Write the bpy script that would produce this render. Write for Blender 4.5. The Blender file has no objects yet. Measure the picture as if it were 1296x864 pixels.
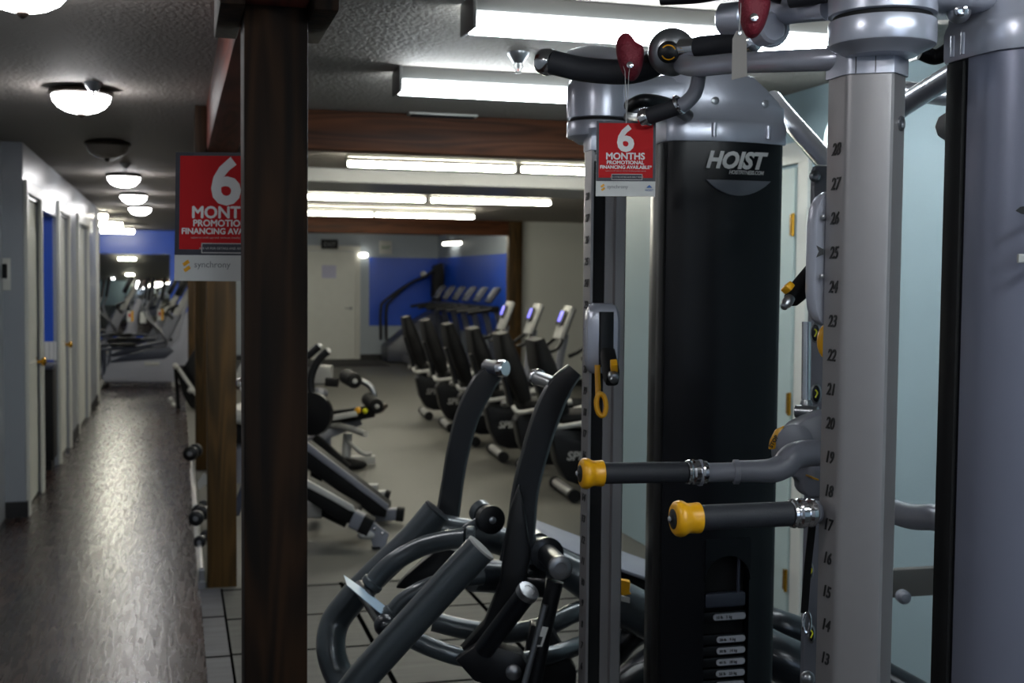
import bpy, bmesh, math, random
from mathutils import Vector, Matrix, Quaternion
random.seed(7)
SC = bpy.context.scene
COL = SC.collection
V = Vector
# ------------------------------------------------------------------ camera
FP, YAW, PITCH, ROLL, CH = 1560.0, math.radians(15.27), math.radians(2.86), math.radians(0.54), 1.53
CAMLOC = V((0, 0, CH))
FW = V((math.sin(YAW)*math.cos(PITCH), math.cos(YAW)*math.cos(PITCH), -math.sin(PITCH)))
R0 = V((math.cos(YAW), -math.sin(YAW), 0))
U0 = R0.cross(FW)
UU = U0*math.cos(ROLL) - R0*math.sin(ROLL)
RR = R0*math.cos(ROLL) + U0*math.sin(ROLL)
cam_d = bpy.data.cameras.new('camera')
cam = bpy.data.objects.new('camera', cam_d); COL.objects.link(cam)
m = Matrix((RR, UU, -FW)).transposed().to_4x4(); m.translation = CAMLOC
cam.matrix_world = m
cam_d.sensor_width = 36; cam_d.lens = 36*FP/1296; cam_d.clip_start = 0.05
cam_d.dof.use_dof = True; cam_d.dof.focus_distance = 2.0; cam_d.dof.aperture_fstop = 7.5
SC.camera = cam

def ray(x, y): return FW + RR*((x-648)/FP) + UU*((432-y)/FP)
def P(x, y, D): return CAMLOC + ray(x, y)*D
def PZ(x, y, z): r = ray(x, y); return CAMLOC + r*((z-CH)/r.z)
def PX(x, y, X): r = ray(x, y); return CAMLOC + r*(X/r.x)
def PY(x, y, Y): r = ray(x, y); return CAMLOC + r*(Y/r.y)
def px(r, D): return r*D/FP            # size of r pixels at depth D

# ------------------------------------------------------------------ materials
def lin(c):
    c /= 255.0
    return c/12.92 if c <= 0.04045 else ((c+0.055)/1.055)**2.4
def rgb(r, g, b): return (lin(r), lin(g), lin(b), 1)
MATS = {}
def mat(name, col, rough=0.5, metal=0.0, spec=0.5, coat=0.0, bump=0.0, bscale=80, mottle=0.0, mscale=6, emit=None, estr=0, stretch=(1,1,1), aniso=0):
    if name in MATS: return MATS[name]
    mt = bpy.data.materials.new(name); mt.use_nodes = True
    nt = mt.node_tree; N = nt.nodes; L = nt.links
    b = N['Principled BSDF']
    b.inputs['Base Color'].default_value = col
    b.inputs['Roughness'].default_value = rough
    b.inputs['Metallic'].default_value = metal
    b.inputs['Specular IOR Level'].default_value = spec
    b.inputs['Coat Weight'].default_value = coat
    b.inputs['Coat Roughness'].default_value = 0.15
    tc = N.new('ShaderNodeTexCoord'); mp = N.new('ShaderNodeMapping')
    mp.inputs['Scale'].default_value = stretch
    L.new(tc.outputs['Object'], mp.inputs['Vector'])
    ns = N.new('ShaderNodeTexNoise'); ns.inputs['Scale'].default_value = mscale; ns.inputs['Detail'].default_value = 4
    L.new(mp.outputs[0], ns.inputs['Vector'])
    mottle = mottle or 0.06
    cr = N.new('ShaderNodeMixRGB'); cr.blend_type = 'MIX'
    k0, k1 = 1-mottle, 1+mottle
    cr.inputs['Color1'].default_value = (col[0]*k0, col[1]*k0, col[2]*k0, 1)
    cr.inputs['Color2'].default_value = (min(1, col[0]*k1), min(1, col[1]*k1), min(1, col[2]*k1), 1)
    L.new(ns.outputs['Fac'], cr.inputs['Fac']); L.new(cr.outputs[0], b.inputs['Base Color'])
    if bump:
        n2 = N.new('ShaderNodeTexNoise'); n2.inputs['Scale'].default_value = bscale; n2.inputs['Detail'].default_value = 3
        L.new(mp.outputs[0], n2.inputs['Vector'])
        bp = N.new('ShaderNodeBump'); bp.inputs['Strength'].default_value = bump; bp.inputs['Distance'].default_value = 0.01
        L.new(n2.outputs['Fac'], bp.inputs['Height']); L.new(bp.outputs[0], b.inputs['Normal'])
    if emit:
        b.inputs['Emission Color'].default_value = emit; b.inputs['Emission Strength'].default_value = estr
    MATS[name] = mt
    return mt
def wood(name, c1, c2, axis, rough=0.55, scale=1.0, ring=9):
    if name in MATS: return MATS[name]
    mt = bpy.data.materials.new(name); mt.use_nodes = True
    nt = mt.node_tree; N = nt.nodes; L = nt.links; b = N['Principled BSDF']
    tc = N.new('ShaderNodeTexCoord'); mp = N.new('ShaderNodeMapping')
    s = [14*scale]*3; s[axis] = 0.9*scale
    mp.inputs['Scale'].default_value = s
    L.new(tc.outputs['Object'], mp.inputs['Vector'])
    n1 = N.new('ShaderNodeTexNoise'); n1.inputs['Scale'].default_value = 1.0; n1.inputs['Detail'].default_value = 6; n1.inputs['Distortion'].default_value = 0.8
    L.new(mp.outputs[0], n1.inputs['Vector'])
    mp2 = N.new('ShaderNodeMapping'); s2 = [ring]*3; s2[axis] = 0.35*ring/9*2
    mp2.inputs['Scale'].default_value = s2; L.new(tc.outputs['Object'], mp2.inputs['Vector'])
    n2 = N.new('ShaderNodeTexNoise'); n2.inputs['Scale'].default_value = 1.0; n2.inputs['Detail'].default_value = 1
    L.new(mp2.outputs[0], n2.inputs['Vector'])
    mu = N.new('ShaderNodeMath'); mu.operation = 'MULTIPLY'; mu.inputs[1].default_value = 60
    L.new(n2.outputs['Fac'], mu.inputs[0])
    sn = N.new('ShaderNodeMath'); sn.operation = 'SINE'; L.new(mu.outputs[0], sn.inputs[0])
    ad = N.new('ShaderNodeMath'); ad.operation = 'MULTIPLY_ADD'; ad.inputs[1].default_value = 0.12
    L.new(sn.outputs[0], ad.inputs[0]); L.new(n1.outputs['Fac'], ad.inputs[2])
    rp = N.new('ShaderNodeValToRGB')
    rp.color_ramp.elements[0].position = 0.3; rp.color_ramp.elements[0].color = c1
    rp.color_ramp.elements[1].position = 0.72; rp.color_ramp.elements[1].color = c2
    L.new(ad.outputs[0], rp.inputs['Fac']); L.new(rp.outputs[0], b.inputs['Base Color'])
    b.inputs['Roughness'].default_value = rough; b.inputs['Specular IOR Level'].default_value = 0.22
    bp = N.new('ShaderNodeBump'); bp.inputs['Strength'].default_value = 0.25; bp.inputs['Distance'].default_value = 0.004
    L.new(ad.outputs[0], bp.inputs['Height']); L.new(bp.outputs[0], b.inputs['Normal'])
    MATS[name] = mt
    return mt

M_SILVER = mat('silver_paint', rgb(186,189,202), 0.27, 0.45, bump=0.03, bscale=900, mottle=0.03, mscale=3)
M_COLUMN = mat('brushed_silver_column', rgb(146,143,144), 0.36, 0.55, bump=0.03, bscale=700, mottle=0.04, mscale=40)
M_CHROME = mat('chrome', rgb(225,225,228), 0.12, 1.0)
M_STEEL = mat('satin_steel', rgb(150,152,156), 0.3, 0.9)
M_BLACK = mat('black_plastic', rgb(11,12,16), 0.4, 0, 0.35)
M_BLACKM = mat('black_matte', rgb(12,12,14), 0.7, 0, 0.3)
M_GRIP = mat('black_rubber_grip', rgb(34,36,42), 0.62, 0, 0.45, bump=0.1, bscale=600)
M_SHROUD = mat('black_shroud', rgb(8,9,15), 0.36, 0, 0.32, bump=0.02, bscale=30)
M_YELLOW = mat('yellow_plastic', rgb(222,160,18), 0.35, 0, 0.5)
M_LIME = mat('lime_yellow', rgb(205,205,30), 0.4)
M_SLATE = mat('slate_paint', rgb(70,77,82), 0.3, 0.35, 0.5, coat=0.5)
M_SLATE2 = mat('dark_slate_paint', rgb(34,38,44), 0.3, 0.3, 0.5, coat=0.4)
M_MAROON = mat('maroon_resin', rgb(112,26,42), 0.55, 0, 0.4, bump=0.35, bscale=250)
M_RED = mat('sign_red', rgb(186,32,36), 0.6, spec=0.15, mottle=0.02)
M_SIGNBLK = mat('sign_dark_border', rgb(40,42,54), 0.45)
M_WHITE = mat('white_print', rgb(222,222,222), 0.5, mottle=0.02)
M_PAPER = mat('paper', rgb(200,202,200), 0.6, mottle=0.02)
M_CARD = mat('tag_card', rgb(134,128,124), 0.7, mottle=0.03)
M_DARKTXT = mat('black_print', rgb(16,16,18), 0.5)
M_GREYTXT = mat('grey_print', rgb(110,112,116), 0.5)
M_BLUETXT = mat('blue_print', rgb(40,90,160), 0.5)
M_REDTXT = mat('red_print', rgb(190,60,50), 0.5)
M_UPH = mat('black_upholstery', rgb(10,10,12), 0.6, 0, 0.2, bump=0.15, bscale=300)
M_LGREY = mat('light_grey_plastic', rgb(170,170,168), 0.4)
M_MGREY = mat('mid_grey_plastic', rgb(118,120,130), 0.4)
M_DGREY = mat('dark_grey_plastic', rgb(58,62,76), 0.4)
M_PLATE = mat('number_plate', rgb(186,188,196), 0.4)
M_BRASS = mat('brass', rgb(200,150,50), 0.25, 1.0)
M_BRONZE = mat('bronze', rgb(52,44,38), 0.4, 0.6)
M_BLUEW = mat('blue_wall_paint', rgb(8,76,200), 0.32, 0, 0.5, bump=0.06, bscale=120)
M_LGREYW = mat('light_grey_wall_paint', rgb(196,197,192), 0.5, 0, 0.4, bump=0.08, bscale=120, mottle=0.03, mscale=1.5)
M_GREYW = mat('grey_wall_paint', rgb(166,175,184), 0.5, 0, 0.4, bump=0.08, bscale=120, mottle=0.03, mscale=1.5)
M_HALLW = mat('hall_wall_paint', rgb(150,155,162), 0.3, 0, 0.5, coat=0.15, bump=0.1, bscale=90, mottle=0.03, mscale=1.5)
M_PALEW = mat('pale_green_blue_wall_paint', rgb(158,180,188), 0.5, 0, 0.4, bump=0.06, bscale=120, mottle=0.03, mscale=1.5)
M_TRIM = mat('white_trim_paint', rgb(205,205,198), 0.35)
M_DOOR = mat('white_door_paint', rgb(214,215,208), 0.4)
M_BASE = mat('black_baseboard', rgb(20,20,22), 0.5)
M_CEIL = mat('textured_ceiling', rgb(152,146,140), 0.75, 0, 0.3, bump=0.9, bscale=60, mottle=0.05, mscale=2)
M_SOFFIT = mat('white_soffit', rgb(158,160,164), 0.3, 0, 0.5)
M_GYMFL = mat('grey_rubber_floor', rgb(94,93,88), 0.55, 0, 0.3, bump=0.05, bscale=200, mottle=0.06, mscale=2)
M_MAT = mat('dark_mat', rgb(60,58,56), 0.85)
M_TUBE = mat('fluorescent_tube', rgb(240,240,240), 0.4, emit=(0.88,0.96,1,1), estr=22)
M_TUBEW = mat('warm_fluorescent_tube', rgb(240,240,240), 0.4, emit=(1.0,0.97,0.80,1), estr=44)
M_DOME = mat('lit_glass_bowl', rgb(250,248,240), 0.3, emit=(0.97,0.96,0.97,1), estr=24)
M_DOMEOFF = mat('unlit_glass_bowl', rgb(120,112,104), 0.25)
M_FIX = mat('fixture_enamel', rgb(120,120,118), 0.4)
M_SCREEN = mat('lit_blue_screen', rgb(60,60,200), 0.3, emit=(0.22,0.2,1,1), estr=1.2)
M_LAMPLO = mat('small_lamp_lens', rgb(240,240,240), 0.4, emit=(1,.97,.85,1), estr=5)
M_MIRROR = mat('mirror_glass', rgb(235,240,238), 0.03, 1.0)
W_POST = wood('dark_post_wood', rgb(15,9,5), rgb(47,30,16), 2, rough=.75)
W_POST2 = wood('brown_post_wood', rgb(46,35,18), rgb(80,58,29), 2, rough=0.6)
W_BEAMY = wood('red_brown_beam_wood', rgb(66,34,28), rgb(100,52,42), 1)
W_BEAMX = wood('brown_beam_wood', rgb(56,32,20), rgb(98,58,36), 0)

def wood_floor():
    mt = bpy.data.materials.new('dark_wood_floor'); mt.use_nodes = True
    nt = mt.node_tree; N = nt.nodes; L = nt.links; b = N['Principled BSDF']
    tc = N.new('ShaderNodeTexCoord'); mp = N.new('ShaderNodeMapping'); mp.inputs['Rotation'].default_value = (0,0,math.pi/2)
    L.new(tc.outputs['Object'], mp.inputs['Vector'])
    br = N.new('ShaderNodeTexBrick'); br.offset = 0.37
    br.inputs['Scale'].default_value = 1; br.inputs['Brick Width'].default_value = 1.2; br.inputs['Row Height'].default_value = 0.125
    br.inputs['Mortar Size'].default_value = 0.0015; br.inputs['Bias'].default_value = 0.0
    br.inputs['Color1'].default_value = rgb(50,32,26); br.inputs['Color2'].default_value = rgb(31,21,20); br.inputs['Mortar'].default_value = rgb(14,10,9)
    L.new(mp.outputs[0], br.inputs['Vector'])
    mp2 = N.new('ShaderNodeMapping'); mp2.inputs['Scale'].default_value = (34, 3.2, 34); L.new(tc.outputs['Object'], mp2.inputs['Vector'])
    ns = N.new('ShaderNodeTexNoise'); ns.inputs['Scale'].default_value = 1.4; ns.inputs['Detail'].default_value = 5; ns.inputs['Distortion'].default_value = 0.5
    L.new(mp2.outputs[0], ns.inputs['Vector'])
    rp = N.new('ShaderNodeValToRGB'); rp.color_ramp.elements[0].position=.3; rp.color_ramp.elements[0].color=(.45,.45,.45,1); rp.color_ramp.elements[1].position=.75; rp.color_ramp.elements[1].color=(1.5,1.45,1.4,1)
    L.new(ns.outputs['Fac'], rp.inputs['Fac'])
    mx = N.new('ShaderNodeMixRGB'); mx.blend_type='MULTIPLY'; mx.inputs['Fac'].default_value=1
    L.new(br.outputs['Color'], mx.inputs['Color1']); L.new(rp.outputs[0], mx.inputs['Color2']); L.new(mx.outputs[0], b.inputs['Base Color'])
    b.inputs['Roughness'].default_value = 0.42
    rr = N.new('ShaderNodeMath'); rr.operation='MULTIPLY_ADD'; rr.inputs[1].default_value=0.22; rr.inputs[2].default_value=0.16
    L.new(ns.outputs['Fac'], rr.inputs[0]); L.new(rr.outputs[0], b.inputs['Roughness'])
    n3 = N.new('ShaderNodeTexNoise'); n3.inputs['Scale'].default_value = 1.0; n3.inputs['Detail'].default_value = 1
    mp3 = N.new('ShaderNodeMapping'); mp3.inputs['Scale'].default_value = (1.5, 4.5, 1); L.new(tc.outputs['Object'], mp3.inputs['Vector']); L.new(mp3.outputs[0], n3.inputs['Vector']); b.inputs['Specular IOR Level'].default_value = 0.4
    ad = N.new('ShaderNodeMath'); ad.operation='MULTIPLY_ADD'; ad.inputs[1].default_value=4.0; L.new(n3.outputs['Fac'], ad.inputs[0]); L.new(ns.outputs['Fac'], ad.inputs[2])
    bp = N.new('ShaderNodeBump'); bp.inputs['Strength'].default_value=0.3; bp.inputs['Distance'].default_value=0.0025
    L.new(ad.outputs[0], bp.inputs['Height']); L.new(bp.outputs[0], b.inputs['Normal'])
    return mt
def tile_floor(name, tw, th, ox, oy, c, mort):
    mt = bpy.data.materials.new(name); mt.use_nodes = True
    nt = mt.node_tree; N = nt.nodes; L = nt.links; b = N['Principled BSDF']
    tc = N.new('ShaderNodeTexCoord'); mp = N.new('ShaderNodeMapping'); mp.inputs['Location'].default_value = (-ox,-oy,0)
    L.new(tc.outputs['Object'], mp.inputs['Vector'])
    br = N.new('ShaderNodeTexBrick'); br.offset = 0; br.inputs['Scale'].default_value = 1
    br.inputs['Brick Width'].default_value = tw; br.inputs['Row Height'].default_value = th; br.inputs['Mortar Size'].default_value = 0.011
    br.inputs['Color1'].default_value = c; br.inputs['Color2'].default_value = (c[0]*.88,c[1]*.88,c[2]*.88,1); br.inputs['Mortar'].default_value = mort
    L.new(mp.outputs[0], br.inputs['Vector'])
    mp2 = N.new('ShaderNodeMapping'); mp2.inputs['Scale'].default_value = (2, 16, 2); L.new(tc.outputs['Object'], mp2.inputs['Vector'])
    ns = N.new('ShaderNodeTexNoise'); ns.inputs['Scale'].default_value = 1.5; ns.inputs['Detail'].default_value = 5; L.new(mp2.outputs[0], ns.inputs['Vector'])
    rp = N.new('ShaderNodeValToRGB'); rp.color_ramp.elements[0].position=.3; rp.color_ramp.elements[0].color=(.72,.72,.72,1); rp.color_ramp.elements[1].position=.75; rp.color_ramp.elements[1].color=(1.1,1.1,1.1,1)
    L.new(ns.outputs['Fac'], rp.inputs['Fac'])
    mx = N.new('ShaderNodeMixRGB'); mx.blend_type='MULTIPLY'; mx.inputs['Fac'].default_value=1
    L.new(br.outputs['Color'], mx.inputs['Color1']); L.new(rp.outputs[0], mx.inputs['Color2']); L.new(mx.outputs[0], b.inputs['Base Color'])
    b.inputs['Roughness'].default_value = 0.6
    sf = N.new('ShaderNodeMath'); sf.operation = 'MULTIPLY_ADD'; sf.inputs[1].default_value = -0.28; sf.inputs[2].default_value = 0.28
    L.new(br.outputs['Fac'], sf.inputs[0]); L.new(sf.outputs[0], b.inputs['Specular IOR Level']); br.inputs['Mortar Smooth'].default_value = 0.0
    return mt

# ------------------------------------------------------------------ mesh builder
def catmull(pts, n=8):
    pts = [V(p) for p in pts]
    if len(pts) < 3: return pts
    out = []
    q = [pts[0]*2-pts[1]] + pts + [pts[-1]*2-pts[-2]]
    for i in range(1, len(q)-2):
        a, b, c, d = q[i-1], q[i], q[i+1], q[i+2]
        for k in range(n):
            t = k/n
            out.append(0.5*((2*b)+(c-a)*t+(2*a-5*b+4*c-d)*t*t+(3*b-a-3*c+d)*t**3))
    out.append(pts[-1])
    return out
def lerp_list(vals, n):
    if len(vals) == n: return list(vals)
    out = []
    for i in range(n):
        t = i/(n-1)*(len(vals)-1); k = min(int(t), len(vals)-2); f = t-k
        out.append(vals[k]*(1-f)+vals[k+1]*f)
    return out
def basis(axis, up=None):
    z = V(axis).normalized()
    h = V(up) if up is not None else (V((0,0,1)) if abs(z.z) < 0.9 else V((0,1,0)))
    x = h.cross(z)
    if x.length < 1e-6: x = V((1,0,0)).cross(z)
    x.normalize(); y = z.cross(x)
    return x, y, z
ORIG = {}
class MB:
    def __init__(s): s.bm = bmesh.new()
    def quadring(s, rings, close=True, cap=True):
        vs = [[s.bm.verts.new(p) for p in r] for r in rings]
        n = len(vs[0])
        for a, b in zip(vs[:-1], vs[1:]):
            for i in range(n if close else n-1):
                j = (i+1) % n
                s.bm.faces.new((a[i], a[j], b[j], b[i]))
        if cap:
            s.bm.faces.new(list(reversed(vs[0]))); s.bm.faces.new(vs[-1])
        return s
    def tube(s, pts, r, seg=16, smooth=True, n=8, cap=True, flat=None, up=None):
        """round tube along points; flat=(w,h) makes an elliptical section relative to up"""
        pts = [V(p) for p in pts]
        if smooth and len(pts) > 2: pts = catmull(pts, n)
        rr = lerp_list(r, len(pts)) if isinstance(r, (list, tuple)) else [r]*len(pts)
        t0 = (pts[1]-pts[0]).normalized()
        x, y, _ = basis(t0, up)
        rings = []
        for i, p in enumerate(pts):
            if i == 0: t = pts[1]-pts[0]
            elif i == len(pts)-1: t = pts[-1]-pts[-2]
            else: t = (pts[i+1]-pts[i]).normalized()+(pts[i]-pts[i-1]).normalized()
            t.normalize()
            q = t0.rotation_difference(t); x = q @ x; y = q @ y; t0 = t
            fw, fh = flat if flat else (1, 1)
            rings.append([p + x*math.cos(2*math.pi*k/seg)*rr[i]*fw + y*math.sin(2*math.pi*k/seg)*rr[i]*fh for k in range(seg)])
        return s.quadring(rings, cap=cap)
    def sect(s, pts, w, h, up, bev=0.2, smooth=False, n=6):
        """rounded-rectangle bar along points: w across, h along `up`"""
        pts = [V(p) for p in pts]
        if smooth and len(pts) > 2: pts = catmull(pts, n)
        N_ = len(pts)
        ww = lerp_list(w, N_) if isinstance(w, (list, tuple)) else [w]*N_
        hh = lerp_list(h, N_) if isinstance(h, (list, tuple)) else [h]*N_
        rings = []
        for i, p in enumerate(pts):
            if i == 0: t = pts[1]-pts[0]
            elif i == N_-1: t = pts[-1]-pts[-2]
            else: t = (pts[i+1]-pts[i]).normalized()+(pts[i]-pts[i-1]).normalized()
            t.normalize()
            x = V(up).cross(t).normalized(); y = t.cross(x).normalized()
            a, b = ww[i]/2, hh[i]/2; c = min(a, b)*bev*2
            o = []
            for (sx, sy, ph) in ((1,1,0),(-1,1,90),(-1,-1,180),(1,-1,270)):
                for k in range(4):
                    an = math.radians(ph+30*k)
                    o.append(p + x*(sx*(a-c)+c*math.cos(an)) + y*(sy*(b-c)+c*math.sin(an)))
            rings.append(o)
        return s.quadring(rings)
    def box(s, lo, hi, bev=0.0, M=None, seg=2):
        lo, hi = V(lo), V(hi); b = bmesh.new()
        bmesh.ops.create_cube(b, size=1)
        for v in b.verts: v.co = V(((lo.x+hi.x)/2+v.co.x*(hi.x-lo.x), (lo.y+hi.y)/2+v.co.y*(hi.y-lo.y), (lo.z+hi.z)/2+v.co.z*(hi.z-lo.z)))
        if bev: bmesh.ops.bevel(b, geom=b.edges[:], offset=bev, segments=seg, profile=0.5, affect='EDGES')
        return s.add(b, M)
    def obox(s, c, size, x, z, bev=0.0):
        """box centred at c with local x axis, z axis directions"""
        x = V(x).normalized(); z = V(z).normalized(); y = z.cross(x).normalized(); z = x.cross(y)
        M = Matrix((x, y, z)).transposed().to_4x4(); M.translation = V(c)
        h = V(size)/2
        return s.box(-h, h, bev, M)
    def add(s, b, M=None):
        if M is not None: b.transform(M)
        me = bpy.data.meshes.new('t'); b.to_mesh(me); b.free(); s.bm.from_mesh(me); bpy.data.meshes.remove(me)
        return s
    def lathe(s, prof, origin, axis, seg=24, up=None):
        """prof: list of (radius, distance along axis)"""
        x, y, z = basis(axis, up); o = V(origin)
        rings = [[o+z*h+(x*math.cos(2*math.pi*k/seg)+y*math.sin(2*math.pi*k/seg))*max(r, 1e-4) for k in range(seg)] for r, h in prof]
        return s.quadring(rings)
    def ball(s, c, r, seg=16, M=None):
        b = bmesh.new(); bmesh.ops.create_uvsphere(b, u_segments=seg, v_segments=seg//2+2, radius=1)
        r = V(r) if not isinstance(r, (int, float)) else V((r, r, r))
        T = Matrix.Translation(V(c)) @ (M.to_4x4() if M else Matrix.Identity(4)) @ Matrix.Diagonal((r.x, r.y, r.z, 1))
        return s.add(b, T)
    def prism(s, outline, M, depth, bev=0.0):
        """outline in local xy, extruded along local +z by depth"""
        b = bmesh.new()
        vs = [b.verts.new((p[0], p[1], 0)) for p in outline]
        f = b.faces.new(vs)
        r = bmesh.ops.extrude_face_region(b, geom=[f])
        for e in r['geom']:
            if isinstance(e, bmesh.types.BMVert): e.co.z += depth
        bmesh.ops.recalc_face_normals(b, faces=b.faces[:])
        if bev: bmesh.ops.bevel(b, geom=[e for e in b.edges if e.is_manifold and e.calc_face_angle(0) > 0.5], offset=bev, segments=2, profile=0.5, affect='EDGES', clamp_overlap=True)
        return s.add(b, M)
    def wprism(s, pts, dirv, bev=0.0):
        """world-space planar outline extruded by vector dirv"""
        b = bmesh.new(); vs = [b.verts.new(V(p)) for p in pts]; f = b.faces.new(vs)
        r = bmesh.ops.extrude_face_region(b, geom=[f])
        for e in r['geom']:
            if isinstance(e, bmesh.types.BMVert): e.co += V(dirv)
        bmesh.ops.recalc_face_normals(b, faces=b.faces[:])
        if bev: bmesh.ops.bevel(b, geom=[e for e in b.edges if e.is_manifold and e.calc_face_angle(0) > 0.5], offset=bev, segments=2, profile=0.5, affect='EDGES', clamp_overlap=True)
        return s.add(b, None)
    def build(s, name, material, parent=None, angle=38):
        bmesh.ops.recalc_face_normals(s.bm, faces=s.bm.faces[:])
        me = bpy.data.meshes.new(name); s.bm.to_mesh(me); s.bm.free()
        for p in me.polygons: p.use_smooth = True
        try: me.set_sharp_from_angle(angle=math.radians(angle))
        except Exception: pass
        me.materials.append(material)
        o = bpy.data.objects.new(name, me); COL.objects.link(o)
        return place(o, parent)
def place(o, parent=None):
    me = o.data
    if parent is not None:
        L = ORIG[parent]; me.transform(Matrix.Translation(-L)); o.parent = parent; ORIG[o] = L
    else:
        cs = [v.co for v in me.vertices]
        lo = V((min(c.x for c in cs), min(c.y for c in cs), min(c.z for c in cs))); hi = V((max(c.x for c in cs), max(c.y for c in cs), max(c.z for c in cs)))
        L = V(((lo.x+hi.x)/2, (lo.y+hi.y)/2, lo.z)) if not o.get('_keep') else V((0,0,0))
        me.transform(Matrix.Translation(-L)); o.location = L; ORIG[o] = L
    return o
def root(name, loc, label, cat, group=None):
    o = bpy.data.objects.new(name, None); COL.objects.link(o); o.location = V(loc); ORIG[o] = V(loc)
    o.empty_display_size = 0.1
    tag(o, label, cat, group); return o
def tag(o, label, cat, group=None):
    o['label'] = label; o['category'] = cat
    if group: o['group'] = group
    return o
def structure(mb, name, material, keep=True):
    me_o = None
    bmesh.ops.recalc_face_normals(mb.bm, faces=mb.bm.faces[:])
    me = bpy.data.meshes.new(name); mb.bm.to_mesh(me); mb.bm.free(); me.materials.append(material)
    o = bpy.data.objects.new(name, me); COL.objects.link(o); o['kind'] = 'structure'; ORIG[o] = V((0,0,0))
    return o
def text(body, size, material, origin, xdir, normal, name, parent, bold=0.0, shear=0.0, align='LEFT', depth=0.0006, sx=1.0):
    cu = bpy.data.curves.new(name, 'FONT'); cu.body = body; cu.size = size; cu.extrude = depth; cu.offset = bold; cu.shear = shear
    cu.align_x = align; cu.space_character = 1.0; cu.resolution_u = 3
    t = bpy.data.objects.new(name+'_tmp', cu); COL.objects.link(t)
    dg = bpy.context.evaluated_depsgraph_get(); dg.update()
    me = bpy.data.meshes.new_from_object(t.evaluated_get(dg)); bpy.data.objects.remove(t)
    bpy.data.curves.remove(cu)
    x = V(xdir).normalized(); z = V(normal).normalized(); y = z.cross(x).normalized(); z = x.cross(y)
    M = Matrix((x*sx, y, z)).transposed().to_4x4(); M.translation = V(origin) + z*depth
    me.transform(M); me.materials.clear(); me.materials.append(material); me.name = name
    o = bpy.data.objects.new(name, me); COL.objects.link(o)
    return place(o, parent)
def children(o): return [c for c in bpy.data.objects if c.parent == o]
def copy_tree(o, parent=None):
    c = o.copy(); COL.objects.link(c); c.parent = parent
    for ch in children(o): copy_tree(ch, c)
    return c
# ------------------------------------------------------------------ the building
CZ = 2.36
XL, XR = -0.92, 2.62
XP0, XP1 = 0.146, 0.286
YB = 23.2
YJ = PX(30, 350, XL).y                      # near end of the hallway wall
def YL(x): return PX(x, 350, XL).y
# floors
structure(MB().box((-4.5,-3.5,-0.1),(0.11,YB+.1,0)), 'floor', wood_floor())
structure(MB().box((0.11,-3.5,-0.1),(0.205,6.15,0.004)), 'floor_edge_strip', tile_floor('edge_strip_tile', 0.6, 0.6, -.15, 5.03, rgb(84,84,88), rgb(8,8,8)))['kind']='structure'
structure(MB().box((0.205,-3.5,-0.1),(7.2,6.15,0.002)), 'floor_tiles', tile_floor('grey_floor_tile', 0.59, 0.53, 0.205, 5.05, rgb(76,76,75), rgb(5,5,5)))
structure(MB().box((0.11,6.15,-0.1),(7.2,YB+.1,0)), 'floor_gym', M_GYMFL)
structure(MB().box((-4.5,-3.5,CZ),(7.2,YB+.2,CZ+.1)), 'ceiling', M_CEIL)
# hallway wall with its openings
WT = 0.12
w = MB()
yd1, yo0, yo1, yd2, yd3, yd4, ye = YL(50.5), YL(51.5), YL(72), YL(86), YL(98), YL(110), YL(124)
def wall_seg(a, b, z0=0, z1=CZ): w.box((XL-WT, a, z0), (XL, b, z1))
wall_seg(YJ, YL(34)); wall_seg(YL(34), yd1, 2.03); wall_seg(yd1, yo0)
wall_seg(yo0, yo1, 2.0); wall_seg(yo1, YL(74)); wall_seg(YL(74), yd2, 2.03); wall_seg(yd2, yd3)
wall_seg(yd3, yd4, 2.03); wall_seg(yd4, YL(122))
structure(w, 'wall_left', M_HALLW)
XJ = PY(4, 400, YJ).x
structure(MB().box((XJ, YJ, 0), (XL-WT, YJ+.1, CZ)), 'wall_left_return', M_HALLW)
structure(MB().box((XJ-.1, -3.5, 0), (XJ, YJ+.1, CZ)), 'wall_left_near', M_HALLW)
# trims
t = MB(); t.box((XJ, YJ-.62, 0), (XJ+.02, YJ-.5, 2.1), .003); structure(t, 'trim_1', M_TRIM)
def casing(n, y0, y1, top=2.05):
    c = MB()
    c.box((XL, y0, 0), (XL+.022, y0+.09, top), .004); c.box((XL, y1-.09, 0), (XL+.022, y1, top), .004)
    c.box((XL, y0, top-.0), (XL+.022, y1, top+.08), .004)
    structure(c, 'trim_%d' % n, M_TRIM)
casing(2, YL(30.5), YL(51)); casing(3, YL(72.5), YL(87)); casing(4, YL(97), YL(111))
t = MB(); t.box((XL-WT, YL(122), 0), (XL+.02, ye, CZ-.02), .004); structure(t, 'trim_5', M_TRIM)
def hall_door(n, y0, y1, knob_y):
    d = MB(); d.box((XL-.06, y0, 0.01), (XL-.02, y1, 2.03), .003)
    for (za, zb) in ((.2,.95),(1.1,1.85)):
        d.box((XL-.021, y0+.12, za), (XL-.012, y1-.12, zb), .006)
    o = structure(d, 'door_%d' % n, M_DOOR)
    if knob_y is not None:
        k = MB(); k.lathe([(.028,0),(.028,.006),(.011,.01),(.011,.03),(.024,.038),(.03,.052),(.024,.066),(.004,.07)], (XL-.02, knob_y, .93), (1,0,0), 16)
        k.build('door_knob', M_BRASS, o)
hall_door(1, YL(34), yd1, yd1-.1); hall_door(2, YL(75), yd2-.05, yd2-.18); hall_door(3, yd3+.09, yd4-.09, None)
b_ = MB()
b_.box((XL, YL(87)+.0, 0), (XL+.012, YL(97), .1)); b_.box((XL, YL(111), 0), (XL+.012, YL(122), .1)); b_.box((XL, YJ, 0), (XL+.012, YL(30.5), .1))
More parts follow.
